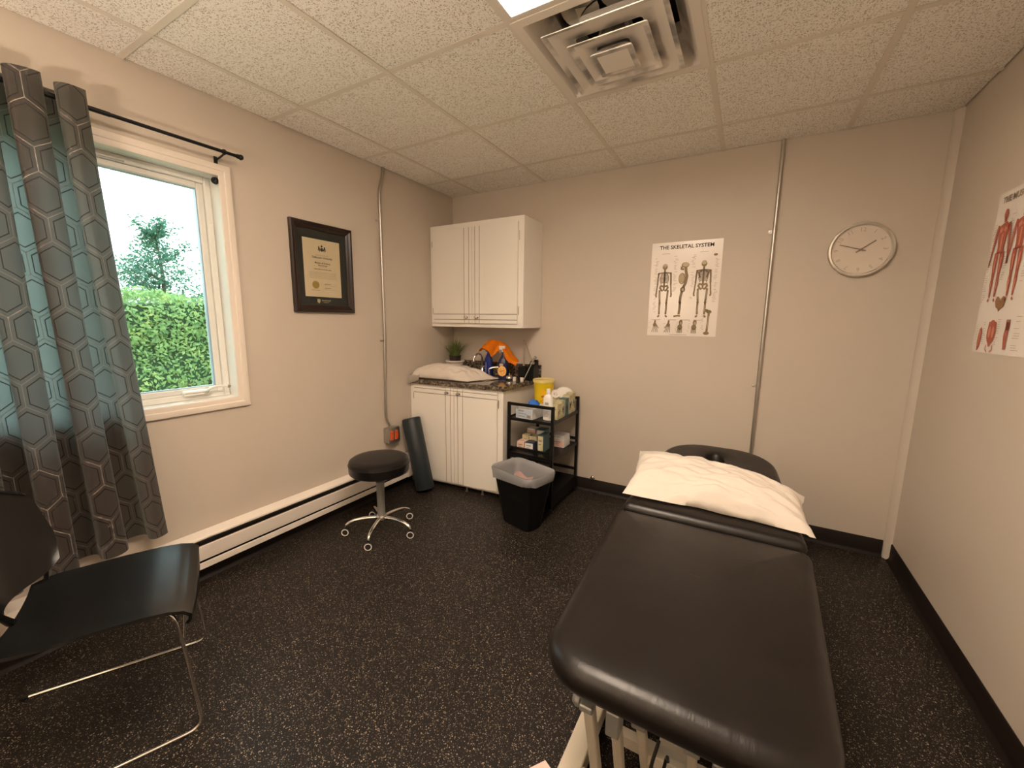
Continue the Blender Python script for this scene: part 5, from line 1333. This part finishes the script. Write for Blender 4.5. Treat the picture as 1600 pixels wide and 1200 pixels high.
# leaning white plastic disc at the back
bm = BM(); lathe(bm, [(0.0, 0.0), (0.070, 0.0), (0.074, 0.003), (0.074, 0.010), (0.070, 0.012), (0.066, 0.008), (0, 0.008)], (1.150, -0.112, Z1 + 0.116), (0.18, -0.75, 0.55), 40, False)
lw_ = finish('tub_lid', bm, M['lotion']); tag(lw_, 'large round white plastic lid leaning at the back of the top trolley shelf', 'lid')
tb = thing('supply_tub', 'low round white tub under the leaning white lid on the trolley', 'tub', (1.11, -0.115, Z1))
bm = BM(); lathe(bm, [(0.034, 0), (0.038, 0.002), (0.040, 0.062), (0.042, 0.064), (0.042, 0.070), (0.038, 0.070), (0.036, 0.006), (0, 0.006)], (1.140, -0.115, Z1), seg=28, cap=False); finish('wall', bm, M['white_ceramic'], tb)

# cartons along the right side of the top shelf
spec = [(1.212, -0.395, 0.026, 0.030, 0.110, 'cream box beside the lotion bottle, front of the row on the top shelf'),
        (1.210, -0.325, 0.027, 0.030, 0.122, 'cream patterned box second in the row behind the lotion bottle'),
        (1.212, -0.255, 0.026, 0.030, 0.128, 'cream box with teal side in the middle of the top shelf row'),
        (1.210, -0.185, 0.027, 0.030, 0.140, 'taller cream box second from the back of the top shelf row'),
        (1.208, -0.112, 0.026, 0.030, 0.150, 'tallest cream box at the back post of the trolley')]
for k, (x, y, hx, hy, h, lab) in enumerate(spec):
    t_ = carton('supply_box', lab, x, y, Z1, hx, hy, h, R((-2, 3, -1, 2, 0)[k]), M['box_cream'], (M['box_cream'], M['box_cream'], M['box_teal'], M['box_cream'], M['box_cream'])[k], 'boxes in the row on the top trolley shelf')
    bm = BM(); zz = h * 0.12
    for q in range(3): box(bm, hx - 0.0003, hx + 0.0008, -hy * 0.7 + q * hy * 0.5, -hy * 0.35 + q * hy * 0.5, h * (0.2 + 0.12 * ((q + k) % 3)), h * (0.55 + 0.1 * ((q + k) % 2)))
    finish('side_print', bm, (M['ink_grey'], M['box_navy'], M['box_navy'], M['ink'], M['box_teal'])[k], t_, world=False, smooth=0)
# round tape roll standing on the boxes
bm = BM(); lathe(bm, [(0.014, -0.012), (0.030, -0.012), (0.031, 0.0), (0.030, 0.012), (0.014, 0.012), (0.014, -0.012)], (1.158, -0.290, Z1 + 0.1605), (0.5, -0.86, 0.1), 28, False)
tp = finish('tape_roll', bm, M['tissue']); tag(tp, 'round pale tape roll propped upright on the cartons of the top shelf', 'tape')
carton('supply_box', 'cream box lying behind the lotion bottle, carrying the upright tape roll', 1.152, -0.290, Z1, 0.026, 0.050, 0.129, R(0), M['box_cream'], M['box_cream'], 'boxes in the row on the top trolley shelf')

# middle shelf
mid = [(0.972, -0.440, Z2, 0.030, 0.035, 0.070, M['box_pink'], M['box_pink'], 'small pink-white box at the front left of the middle shelf'),
       (1.040, -0.437, Z2, 0.034, 0.035, 0.070, M['box_white'], M['box_navy'], 'small white box with a navy side at the front of the middle shelf'),
       (0.970, -0.360, Z2, 0.028, 0.035, 0.098, M['box_cream'], M['box_cream'], 'yellow-cream box behind the pink box on the middle shelf'),
       (1.032, -0.357, Z2, 0.030, 0.035, 0.098, M['box_cream'], M['box_cream'], 'yellow-cream box behind the white box on the middle shelf'),
       (0.975, -0.270, Z2, 0.036, 0.040, 0.128, M['box_pink'], M['box_white'], 'taller pale box at the back left of the middle shelf'),
       (1.055, -0.270, Z2, 0.036, 0.040, 0.132, M['box_white'], M['box_teal'], 'taller white box beside the narrow teal carton'),
       (1.112, -0.375, Z2, 0.022, 0.055, 0.125, M['box_cream'], M['box_teal'], 'tall narrow teal-sided carton in the middle of the shelf'),
       (1.165, -0.190, Z2, 0.055, 0.060, 0.060, M['box_pink'], M['box_white'], 'flat pinkish box at the back right of the middle shelf'),
       (1.168, -0.190, Z2 + 0.0612, 0.050, 0.055, 0.028, M['box_white'], M['box_white'], 'thin flat box stacked on the pinkish box')]
for (x, y, z, hx, hy, h, mf, ms_, lab) in mid:
    carton('supply_box', lab, x, y, z, hx, hy, h, 0, mf, ms_, 'boxes on the middle trolley shelf')

# ================================================================== waste bin
bcx, bcy, brz = 1.138, -0.742, R(-17)
bn = thing('waste_bin', 'black plastic waste bin in front of the trolley, lined with a grey bag', 'bin', (bcx, bcy, 0), brz)
def rr3(hx, hy, r, z, n=7, dx=0, dy=0): return [(x, y, z) for x, y in rrect(dx, dy, hx, hy, r, n)]
bm = BM()
loft(bm, [rr3(0.120, 0.070, 0.04, 0.0), rr3(0.126, 0.076, 0.045, 0.006), rr3(0.178, 0.125, 0.055, 0.360), rr3(0.184, 0.131, 0.058, 0.362), rr3(0.186, 0.133, 0.058, 0.378), rr3(0.180, 0.127, 0.055, 0.380), rr3(0.174, 0.121, 0.052, 0.360), rr3(0.122, 0.082, 0.04, 0.012)])
finish('tub', bm, M['black_plastic'], bn, world=False, smooth=40)
bm = BM(); n = 7; m_ = 4 * (n + 1)
def linring(hx, hy, r, z, amp, sd, zamp=0.0):
    out = []
    for i, (x, y) in enumerate(rrect(0, 0, hx, hy, r, n * 3)):
        k = 1 + amp * noise.noise(Vector((x * 22 + sd, y * 22, z * 14))) + 0.4 * amp * noise.noise(Vector((x * 70 + sd, y * 70, z * 9)))
        out.append((x * k, y * k, z + zamp * noise.noise(Vector((x * 9 + sd, y * 9, 5)))))
    return out
loft(bm, [linring(0.186, 0.133, 0.058, 0.318, 0.05, 1, 0.035), linring(0.190, 0.137, 0.06, 0.345, 0.04, 2, 0.012), linring(0.193, 0.139, 0.06, 0.375, 0.015, 3), linring(0.189, 0.136, 0.06, 0.386, 0.0, 3, 0.002),
          linring(0.178, 0.125, 0.054, 0.384, 0.0, 3, 0.002), linring(0.168, 0.115, 0.05, 0.350, 0.02, 4), linring(0.158, 0.105, 0.05, 0.28, 0.05, 5), linring(0.130, 0.084, 0.045, 0.15, 0.09, 6), linring(0.104, 0.064, 0.04, 0.03, 0.08, 7)], False, True)
finish('bin_liner', bm, M['liner'], bn, world=False, smooth=70)
bm = BM(); g = [[None] * 7 for _ in range(7)]
for i in range(7):
    for j in range(7): g[i][j] = bm.verts.new((-0.09 + i * 0.028, -0.05 + j * 0.012, 0.20 + j * 0.008 + 0.012 * sin(i * 1.3 + j)))
for i in range(6):
    for j in range(6): bm.faces.new((g[i][j], g[i + 1][j], g[i + 1][j + 1], g[i][j + 1]))
bmesh.ops.solidify(bm, geom=bm.faces[:], thickness=0.001)
bm.transform(Matrix.Translation((0, 0, 0.085)))
bm.transform(WM[bn.name])
tag(finish('paper_sheet', bm, M['paper_pink'], smooth=60), 'crumpled pinkish paper inside the lined black waste bin', 'paper')

# ================================================================== stool
SX, SY = 0.42, -1.30
st = thing('rolling_stool', 'round black padded rolling stool with a chrome five-arm base', 'stool', (SX, SY, 0))
bm = BM(); lathe(bm, [(0.150, 0.400), (0.172, 0.402), (0.180, 0.410), (0.182, 0.425), (0.182, 0.455), (0.1835, 0.460), (0.182, 0.465), (0.178, 0.480), (0.165, 0.489), (0.13, 0.493), (0, 0.496)], (SX, SY, 0), seg=64); stc = finish('seat', bm, M['seat_leather'], st)
bm = BM(); tube(bm, [(SX + 0.1828 * cos(a), SY + 0.1828 * sin(a), 0.460) for a in [2 * pi * k / 64 for k in range(65)]], 0.0022, 6); finish('piping', bm, M['seat_leather'], stc)
bm = BM(); lathe(bm, [(0.055, 0.385), (0.060, 0.400)], (SX, SY, 0), seg=28); box(bm, SX - 0.02, SX + 0.075, SY - 0.02, SY + 0.02, 0.386, 0.399, 0.002); finish('seat_plate', bm, M['black_metal'], st)
bm = BM(); lathe(bm, [(0.012, 0.290), (0.012, 0.387)], (SX, SY, 0), seg=18); finish('piston', bm, M['steel'], st)
bm = BM(); lathe(bm, [(0.020, 0.112), (0.024, 0.120), (0.024, 0.318), (0.026, 0.322), (0.026, 0.334), (0.022, 0.338), (0.013, 0.340)], (SX, SY, 0), seg=24); finish('column', bm, M['grey_metal'], st)
bm = BM(); lathe(bm, [(0.022, 0.076), (0.034, 0.082), (0.036, 0.100), (0.030, 0.112), (0.022, 0.116)], (SX, SY, 0), seg=28); finish('hub', bm, M['chrome'], st)
for k in range(5):
    a = R(9 + 72 * k); d = Vector((cos(a), sin(a), 0)); s = Vector((-sin(a), cos(a), 0)); o_ = Vector((SX, SY, 0)); r0 = 0.215
    bm = BM(); pts = smooth_path([o_ + d * 0.025 + Vector((0, 0, 0.096)), o_ + d * 0.09 + Vector((0, 0, 0.099)), o_ + d * 0.16 + Vector((0, 0, 0.092)), o_ + d * (r0 - 0.012) + Vector((0, 0, 0.073)), o_ + d * r0 + Vector((0, 0, 0.056))], 5)
    tube(bm, pts, [0.0125 - 0.003 * i / (len(pts) - 1) for i in range(len(pts))], 14); arm = finish('arm', bm, M['chrome'], st)
    cd = R((20, 100, 190, 235, 285)[k]); cv = Vector((cos(cd), sin(cd), 0)); wc_ = o_ + d * (r0 + 0.002) + Vector((0, 0, 0.0245))
    # wheel axis roughly toward the camera, as the casters stand in the photo
    ax_ = Vector((0.55 + 0.12 * sin(k * 2.1), -0.82, 0)).normalized()
    bm = BM()
    for sg in (-1, 1): lathe(bm, [(0, 0.004), (0.0235, 0.004), (0.0245, 0.007), (0.0245, 0.014), (0.022, 0.016), (0, 0.016)], wc_, ax_ * sg, 24, False)
    cs = finish('caster', bm, M['tyre'], arm)
    bm = BM()
    for sg in (-1, 1): lathe(bm, [(0.0165, 0.0158), (0.0175, 0.0172), (0.0215, 0.0172), (0.0225, 0.0158)], wc_, ax_ * sg, 24, False)
    finish('rim', bm, M['castor'], cs)
    bm = BM(); cyl(bm, wc_ + Vector((0, 0, 0.02)), wc_ + Vector((0, 0, 0.040)), 0.006, seg=10); box(bm, -0.012, 0.012, -0.004, 0.004, 0.0, 0.022, 0.002, mtx=Matrix.Translation(wc_ + Vector((0, 0, 0.006)))); finish('stem', bm, M['black_plastic'], cs)

# ================================================================== roller
p0, p1 = Vector((0.252, -0.704, 0.023)), Vector((0.088, -0.672, 0.572))
d = (p1 - p0).normalized()
ro = thing('foam_roller', 'dark slate-blue vinyl roller leaning in the corner against the base cabinet', 'roller', (0.252, -0.704, 0))
bm = BM(); L = (p1 - p0).length; r = 0.071
lathe(bm, [(0, 0.0), (r - 0.014, 0.0), (r - 0.004, 0.004), (r, 0.014), (r, L - 0.014), (r - 0.004, L - 0.004), (r - 0.014, L), (0, L)], p0, d, 48, False); rb = finish('body', bm, M['roller'], ro)
for hgt in (0.010, L - 0.010):
    bm = BM(); a = d.orthogonal().normalized(); b = d.cross(a)
    tube(bm, [p0 + d * hgt + (a * cos(t_) + b * sin(t_)) * (r - 0.0005) for t_ in [2 * pi * k / 48 for k in range(49)]], 0.0018, 6); finish('seam', bm, M['roller'], rb)

# ================================================================== curtain and rod
rd = thing('curtain_rod', 'slim black curtain rod above the window', 'curtain rod', (0.085, -2.4, 2.13))
RZ = 2.128; RX = 0.088
bm = BM(); cyl(bm, (RX, -3.10, RZ), (RX, -1.815, RZ), 0.0075, seg=16); cyl(bm, (RX, -3.10, RZ), (RX, -2.28, RZ), 0.0092, seg=16); finish('rod', bm, M['black_metal'], rd)
for y in (-1.803, -3.112):
    bm = BM(); s = 1 if y > -2 else -1
    lathe(bm, [(0.0095, -0.014), (0.0105, -0.010), (0.0105, -0.006), (0.008, -0.004), (0.012, 0.0), (0.0135, 0.007), (0.010, 0.014), (0.004, 0.017), (0, 0.0175)], (RX, y, RZ), (0, s, 0), 18); finish('finial', bm, M['black_metal'], rd)
for y in (-1.872, -3.02):
    bm = BM(); tube(bm, fillet([(RX, y, RZ - 0.008), (0.05, y, RZ - 0.016), (0.006, y, RZ - 0.022)], 0.01), 0.0045, 8); box(bm, 0.0, 0.005, y - 0.008, y + 0.008, RZ - 0.055, RZ - 0.005, 0.001); lathe(bm, [(0.011, -0.006), (0.0125, 0.0), (0.011, 0.006)], (RX, y, RZ), (0, 1, 0), 14, False); finish('bracket', bm, M['black_metal'], rd)

cu_ = thing('curtain', 'grey-brown curtain with a woven honeycomb line pattern, drawn to the left of the window', 'curtain', (0.09, -2.65, 0.36))
NF = 5.0; NS, NZ = 360, 60
CT, CB = 2.172, 0.362
arc = 0.235
def cpos(s, q):
    """s 0..1 from right edge to left, q 0 bottom..1 top"""
    ytop = -2.375 - s * 0.60; ybot = -2.290 - s * 0.74
    e = (1 - q) ** 1.25
    y = ytop * (1 - e) + ybot * e
    ph = 2 * pi * NF * s + 0.9 + 0.5 * noise.noise(Vector((s * 5, q * 1.5, 0))) * (1 - q)
    amp = 0.050 + 0.012 * noise.noise(Vector((s * 6, q * 2.0, 4))) + 0.006 * (1 - q)
    if s < 0.03: amp *= 0.5 + s / 0.06
    x = RX + amp * sin(ph) + 0.012 * (1 - q) * noise.noise(Vector((s * 9, q * 3, 8)))
    y += 0.029 * sin(2 * ph) * (0.6 + 0.4 * q)
    z = CB + (CT - CB) * q
    if q > 0.94: z += 0.010 * sin(ph + 1.2) * (q - 0.94) / 0.06
    z += 0.018 * noise.noise(Vector((s * 4, 0, 3))) * (1 - q) ** 4 - 0.03 * s * (1 - q) ** 3
    return Vector((max(x, 0.024), y, z))
bm = BM(); uvl = bm.loops.layers.uv.new('UVMap')
G = [[bm.verts.new(cpos(i / NS, j / NZ)) for j in range(NZ + 1)] for i in range(NS + 1)]
# arc length of the cloth at mid height gives the pattern its true width on the folds
al = [0.0]
for i in range(NS): al.append(al[-1] + (cpos((i + 1) / NS, 0.5) - cpos(i / NS, 0.5)).length)
for i in range(NS):
    for j in range(NZ):
        f = bm.faces.new((G[i][j], G[i + 1][j], G[i + 1][j + 1], G[i][j + 1]))
        for lp, (ii, jj) in zip(f.loops, ((i, j), (i + 1, j), (i + 1, j + 1), (i, j + 1))): lp[uvl].uv = (al[ii], (CT - CB) * jj / NZ)
finish('panel', bm, M['curtain'], cu_, smooth=80, recalc=False)
for k in range(12):
    ph = k * pi - 0.9; s = ph / (2 * pi * NF)
    if 0.02 < s < 0.99:
        y = -2.375 - s * 0.60; bm = BM()
        lathe(bm, [(0.016, -0.003), (0.024, -0.003), (0.025, 0), (0.024, 0.003), (0.016, 0.003), (0.016, -0.003)], (RX, y, RZ), (0.35 * (1 if k % 2 else -1), 1, 0), 20, False); finish('grommet', bm, M['black_metal'], cu_)

# small black knob in the window corner
kb = thing('window_sensor', 'small black knob at the upper right inner corner of the window opening', 'knob', (-0.006, WY1 - 0.012, 2.018))
bm = BM(); lathe(bm, [(0.010, 0), (0.016, 0.002), (0.0175, 0.010), (0.014, 0.020), (0.008, 0.023), (0, 0.024)], (-0.012, WY1 - 0.004, 2.012), (0.5, -0.85, -0.1), 16); finish('dome', bm, M['black_plastic'], kb)
bm = BM()
for k in range(5): a = k * 2 * pi / 5; cyl(bm, (-0.012 + 0.5 * 0.018 + 0.008 * cos(a), WY1 - 0.018, 2.012 + 0.009 * sin(a)), (-0.012 + 0.5 * 0.026 + 0.008 * cos(a), WY1 - 0.026, 2.012 + 0.009 * sin(a)), 0.003, seg=6)
finish('knurls', bm, M['black_plastic'], kb)

# ================================================================== chair
th = R(-24.8)
ch = thing('side_chair', 'black plastic chair on a chrome sled wire frame below the curtain', 'chair', (0.712, -2.420, 0.0), th)
def seat_pt(a, t_):
    """a -1..1 across, t_ 0 front lip .. 1 back"""
    prof = [(0.012, 0.392), (0.020, 0.412), (0.016, 0.432), (-0.004, 0.449), (-0.040, 0.460), (-0.10, 0.466), (-0.20, 0.467), (-0.30, 0.464), (-0.37, 0.464), (-0.415, 0.470)]
    k = t_ * (len(prof) - 1); i = min(int(k), len(prof) - 2); f = k - i
    p0_, p1_ = prof[i], prof[i + 1]; y = p0_[0] + (p1_[0] - p0_[0]) * f; z = p0_[1] + (p1_[1] - p0_[1]) * f
    hw = 0.234 - 0.020 * t_ ** 2.2 - (0.018 * max(0, (0.25 - t_) / 0.25) ** 2)
    if t_ > 0.85: hw -= 0.05 * ((t_ - 0.85) / 0.15) ** 2
    z -= 0.022 * (1 - abs(a) ** 2) * min(1, t_ * 2.5) - 0.004 * abs(a) ** 6
    y -= 0.014 * (abs(a) ** 2.5) * max(0, 1 - t_ * 4)
    return Vector((a * hw, y, z))
def shell(fn, nu, nv, th_):
    bm = BM(); g = [[bm.verts.new(fn(i / nu * 2 - 1, j / nv)) for j in range(nv + 1)] for i in range(nu + 1)]
    for i in range(nu):
        for j in range(nv): bm.faces.new((g[i][j], g[i + 1][j], g[i + 1][j + 1], g[i][j + 1]))
    bmesh.ops.recalc_face_normals(bm, faces=bm.faces); bmesh.ops.solidify(bm, geom=bm.faces[:], thickness=th_); return bm
finish('seat', shell(seat_pt, 24, 36, 0.009), M['chair_plastic'], ch, world=False, smooth=60)
def back_pt(a, t_):
    zt = 0.775 + 0.085 * (1 - a * a); zb_ = 0.505 + 0.03 * abs(a) ** 6; z = zb_ + (zt - zb_) * t_
    hw = 0.236
    if t_ < 0.34: hw -= 0.055 * ((0.34 - t_) / 0.34) ** 1.3
    if t_ > 0.90: hw -= 0.018 * ((t_ - 0.90) / 0.10) ** 2
    y = -0.368 - 0.28 * (z - 0.60) - 0.085 * (1 - a * a)
    return Vector((a * hw, y, z))
finish('backrest', shell(back_pt, 24, 20, 0.010), M['chair_plastic'], ch, world=False, smooth=60)
for s in (-1, 1):
    bm = BM(); beam(bm, (s * 0.203, -0.392, 0.450), (s * 0.214, -0.378, 0.575), 0.030, 0.012, (0, 1, 0.2), 0.003); finish('back_post', bm, M['chair_plastic'], ch, world=False)
    bm = BM(); rr = 0.0055
    fx = s * 0.226 - 0.026; bx_ = s * 0.252 - 0.028
    pts = fillet([(s * 0.140, -0.33, 0.432), (s * 0.150, -0.13, 0.436), (s * 0.190 - 0.004, -0.035, 0.438), (s * 0.206 - 0.010, -0.018, 0.30), (fx, 0.006, 0.0065), (fx + (bx_ - fx) * 0.2, -0.10, 0.0062), (bx_, -0.515, 0.0062)], 0.045, 6)
    tube(bm, pts, rr, 12); leg = finish('leg', bm, M['chrome'], ch, world=False)
    if s < 0:
        bm = BM(); tube(bm, fillet([(-0.180, -0.030, 0.424), (-0.212, -0.050, 0.22), (fx - 0.004, -0.070, 0.010)], 0.05), 0.0045, 10); finish('brace_rod', bm, M['chrome'], leg, world=False)
    bm = BM(); cyl(bm, (bx_, -0.505, 0.0068), (bx_ + s * 0.001, -0.525, 0.0068), 0.0068, seg=10); finish('glide', bm, M['black_plastic'], leg, world=False)
bm = BM(); tube(bm, fillet([(-0.140, -0.33, 0.432), (-0.10, -0.345, 0.430), (0.10, -0.345, 0.430), (0.140, -0.33, 0.432)], 0.03), 0.0055, 10); finish('cross_rod', bm, M['chrome'], ch, world=False)

# ================================================================== treatment table
tt = thing('treatment_table', 'long black vinyl treatment table with a cream steel lifting frame', 'table', (2.262, -1.35, 0))
def cushion(outline, z0, z1, r, hole=None, crown=0.006, tilt=None):
    bm = BM(); cx_ = sum(p[0] for p in outline) / len(outline); cy_ = sum(p[1] for p in outline) / len(outline)
    P = [Vector((a, b)) for a, b in outline]; n = len(P)
    nr = []
    for i in range(n):
        t0 = (P[(i + 1) % n] - P[i - 1]).normalized(); nr.append(Vector((t0.y, -t0.x)))
    if (Vector((cx_, cy_)) - P[0]).dot(nr[0]) > 0: nr = [-v for v in nr]
    rings = []
    for k in range(0, 9):
        a = -pi / 2 + pi * k / 8
        ins = r * (1 - cos(a)); zz = (z0 + z1) / 2 + (z1 - z0) / 2 * sin(a)
        rings.append([(p.x - v.x * ins, p.y - v.y * ins, zz) for p, v in zip(P, nr)])
    last = rings[-1]
    if hole is None:
        for f in (0.92, 0.8, 0.6, 0.4, 0.2, 0.05):
            rings.append([(cx_ + (x - cx_) * f, cy_ + (y - cy_) * f, z1 + crown * (1 - f ** 4)) for x, y, z in last])
        loft(bm, rings)
    else:
        for f in (0.3, 0.6, 0.9): rings.append([(a[0] + (h[0] - a[0]) * f, a[1] + (h[1] - a[1]) * f, z1 + crown * sin(pi * min(1, f))) for a, h in zip(last, hole)])
        rings.append([(h[0], h[1], z1 - 0.008) for h in hole]); rings.append([(h[0], h[1], z0) for h in hole])
        loft(bm, rings, False, False)
        # bottom annulus
        bm.verts.ensure_lookup_table(); nn = n; tot = len(bm.verts)
        a = [bm.verts[i] for i in range(nn)]; b = [bm.verts[tot - nn + i] for i in range(nn)]
        for i in range(nn): bm.faces.new((a[i], b[i], b[(i + 1) % nn], a[(i + 1) % nn]))
    if tilt:
        for v in bm.verts: v.co.z += tilt(v.co)
    return bm
def round_poly(corners, n=8):
    """corners: (x, y, radius) anticlockwise -> rounded outline"""
    out = []; m = len(corners)
    for i in range(m):
        a = Vector(corners[i - 1][:2]); b = Vector(corners[i][:2]); c = Vector(corners[(i + 1) % m][:2]); r = corners[i][2]
        d1 = (a - b).normalized(); d2 = (c - b).normalized(); ang = d1.angle(d2); tt_ = r / math.tan(ang / 2)
        ctr = b + (d1 + d2).normalized() * (r / sin(ang / 2)); s = b + d1 * tt_; e_ = b + d2 * tt_
        a0 = math.atan2((s - ctr).y, (s - ctr).x); a1 = math.atan2((e_ - ctr).y, (e_ - ctr).x)
        da = (a1 - a0 + pi) % (2 * pi) - pi
        for k in range(n + 1): q = a0 + da * k / n; out.append((ctr.x + r * cos(q), ctr.y + r * sin(q)))
    return out
def densify(pts, step=0.05):
    out = []
    for i in range(len(pts)):
        a, b = Vector(pts[i]), Vector(pts[(i + 1) % len(pts)]); k = max(1, int((b - a).length / step))
        for q in range(k): out.append(tuple(a.lerp(b, q / k)))
    return out
body = densify(round_poly([(1.915, -1.305, 0.035), (1.962, -2.212, 0.13), (2.575, -2.212, 0.13), (2.612, -1.305, 0.035)]))
finish('main_cushion', cushion(body, 0.466, 0.549, 0.042, crown=0.008), M['table_vinyl'], tt, smooth=60)
head = densify(round_poly([(1.925, -1.290, 0.03), (2.605, -1.290, 0.03), (2.55, -0.75, 0.15), (2.52, -0.395, 0.22), (1.99, -0.395, 0.22), (1.97, -0.75, 0.15)]), 0.04)
hc = (2.245, -0.640); hole = []
for (x, y) in head:
    a = math.atan2((y - hc[1]) * 1.0, (x - hc[0])); hole.append((hc[0] + 0.055 * cos(a), hc[1] + 0.10 * sin(a)))
tilt = lambda p: (p.y + 1.29) * 0.085
finish('head_cushion', cushion(head, 0.485, 0.556, 0.030, hole=hole, crown=0.004, tilt=tilt), M['table_vinyl'], tt, smooth=60)
# paper on the floor beside the table foot
bm = BM(); prism(bm, [(1.916, -2.018), (1.960, -2.040), (1.930, -2.110), (1.868, -2.085)], 2, 0.0005, 0.0025)
tag(finish('paper_slip', bm, M['paper_pink'], smooth=0), 'small pinkish paper slip on the floor beside the table base, at the bottom edge', 'paper')
# frames
def add_bar(name, p0, p1, w, h, m='cream_steel', up=(0, 0, 1), parent=None, bev=0.003):
    bm = BM(); beam(bm, p0, p1, w, h, up, bev); return finish(name, bm, M[m], parent or tt)
for x in (2.085, 2.440):
    add_bar('top_rail', (x, -2.16, 0.456), (x, -1.33, 0.456), 0.045, 0.042)
add_bar('top_crossbar', (2.06, -2.125, 0.452), (2.465, -2.125, 0.452), 0.024, 0.018)
add_bar('top_crossbar', (2.06, -1.345, 0.456), (2.465, -1.345, 0.456), 0.040, 0.042)
for x in (2.14, 2.385): add_bar('head_rail', (x, -1.36, 0.448), (x, -0.62, 0.500), 0.030, 0.030)
# base frame on the floor
for x in (2.010, 2.515):
    add_bar('base_rail', (x, -2.20, 0.055), (x, -0.80, 0.055), 0.060, 0.060)
add_bar('base_crossbar', (2.04, -2.06, 0.055), (2.485, -2.06, 0.055), 0.055, 0.050)
add_bar('base_crossbar', (2.04, -0.86, 0.055), (2.485, -0.86, 0.055), 0.055, 0.050)
add_bar('lower_beam', (2.262, -2.03, 0.060), (2.262, -0.90, 0.060), 0.09, 0.040)
for x in (2.010, 2.515):
    for y in (-2.185, -0.815):
        bm = BM(); lathe(bm, [(0.022, 0), (0.026, 0.004), (0.024, 0.014), (0.010, 0.018), (0.010, 0.030)], (x, y, 0), seg=18); finish('foot', bm, M['black_plastic'], tt)
# lifting arms: uprights near the foot end, leaning back to the base
for sx in (-1, 1):
    for off, yb, yt, w in ((0.172, -2.05, -2.165, 0.042), (0.112, -2.03, -2.150, 0.038), (0.056, -1.97, -2.142, 0.034)):
        x = 2.262 + sx * off
        add_bar('lift_arm', (x, yb, 0.07), (x, yt, 0.440), w * 0.62, 0.024, up=(0, 1, 0))
        bm = BM(); box(bm, x - 0.016, x + 0.016, yt - 0.026, yt + 0.022, {0.172: 0.432, 0.112: 0.385, 0.056: 0.430}[off], 0.450, 0.003); finish('arm_bracket', bm, M['grey_metal'], tt)
    bm = BM(); lathe(bm, [(0.012, 0), (0.017, 0.004), (0.018, 0.014), (0.012, 0.022), (0, 0.024)], (2.262 + sx * 0.190, -2.160, 0.432), (sx, 0, 0), 18); finish('end_knob', bm, M['grey_metal'], tt)
add_bar('arm_crossbar', (2.21, -2.04, 0.235), (2.315, -2.04, 0.235), 0.024, 0.035)
add_bar('arm_crossbar', (2.10, -1.95, 0.150), (2.425, -1.95, 0.150), 0.030, 0.040)
# actuator
bm = BM(); cyl(bm, (2.262, -1.25, 0.13), (2.262, -1.85, 0.30), 0.030, seg=22); ac = finish('actuator', bm, M['grey_metal'], tt)
bm = BM(); cyl(bm, (2.262, -1.85, 0.30), (2.262, -2.08, 0.365), 0.013, seg=16); finish('piston_rod', bm, M['chrome'], ac)
bm = BM(); box(bm, 2.225, 2.30, -1.30, -1.16, 0.07, 0.19, 0.008); finish('motor_housing', bm, M['black_plastic'], ac)
bm = BM(); tube(bm, smooth_path([(2.245, -2.10, 0.36), (2.235, -2.135, 0.30), (2.25, -2.12, 0.22), (2.262, -2.085, 0.30), (2.27, -2.13, 0.35)], 5), 0.004, 8); finish('cable', bm, M['black_plastic'], tt)

def tbl(p):
    """height of the table surface under the big pillow"""
    if p.y > -1.292 and 1.93 < p.x < 2.60: return 0.560 + (p.y + 1.29) * 0.085
    if p.y <= -1.292 and 1.93 < p.x < 2.60: return 0.557
    return 0.40
pillow('pillow', 'large white cotton pillow on the head end of the black treatment table',
       [(1.870, -0.700, 0.618), (2.610, -0.985, 0.625), (2.628, -1.225, 0.560), (1.912, -1.225, 0.572)], 0.100, tbl, 8.1, nu=80, nv=56, wr=0.012, pinch=0.022)

print('tris', sum(len(o.data.polygons) for o in bpy.data.objects if o.type == 'MESH'))
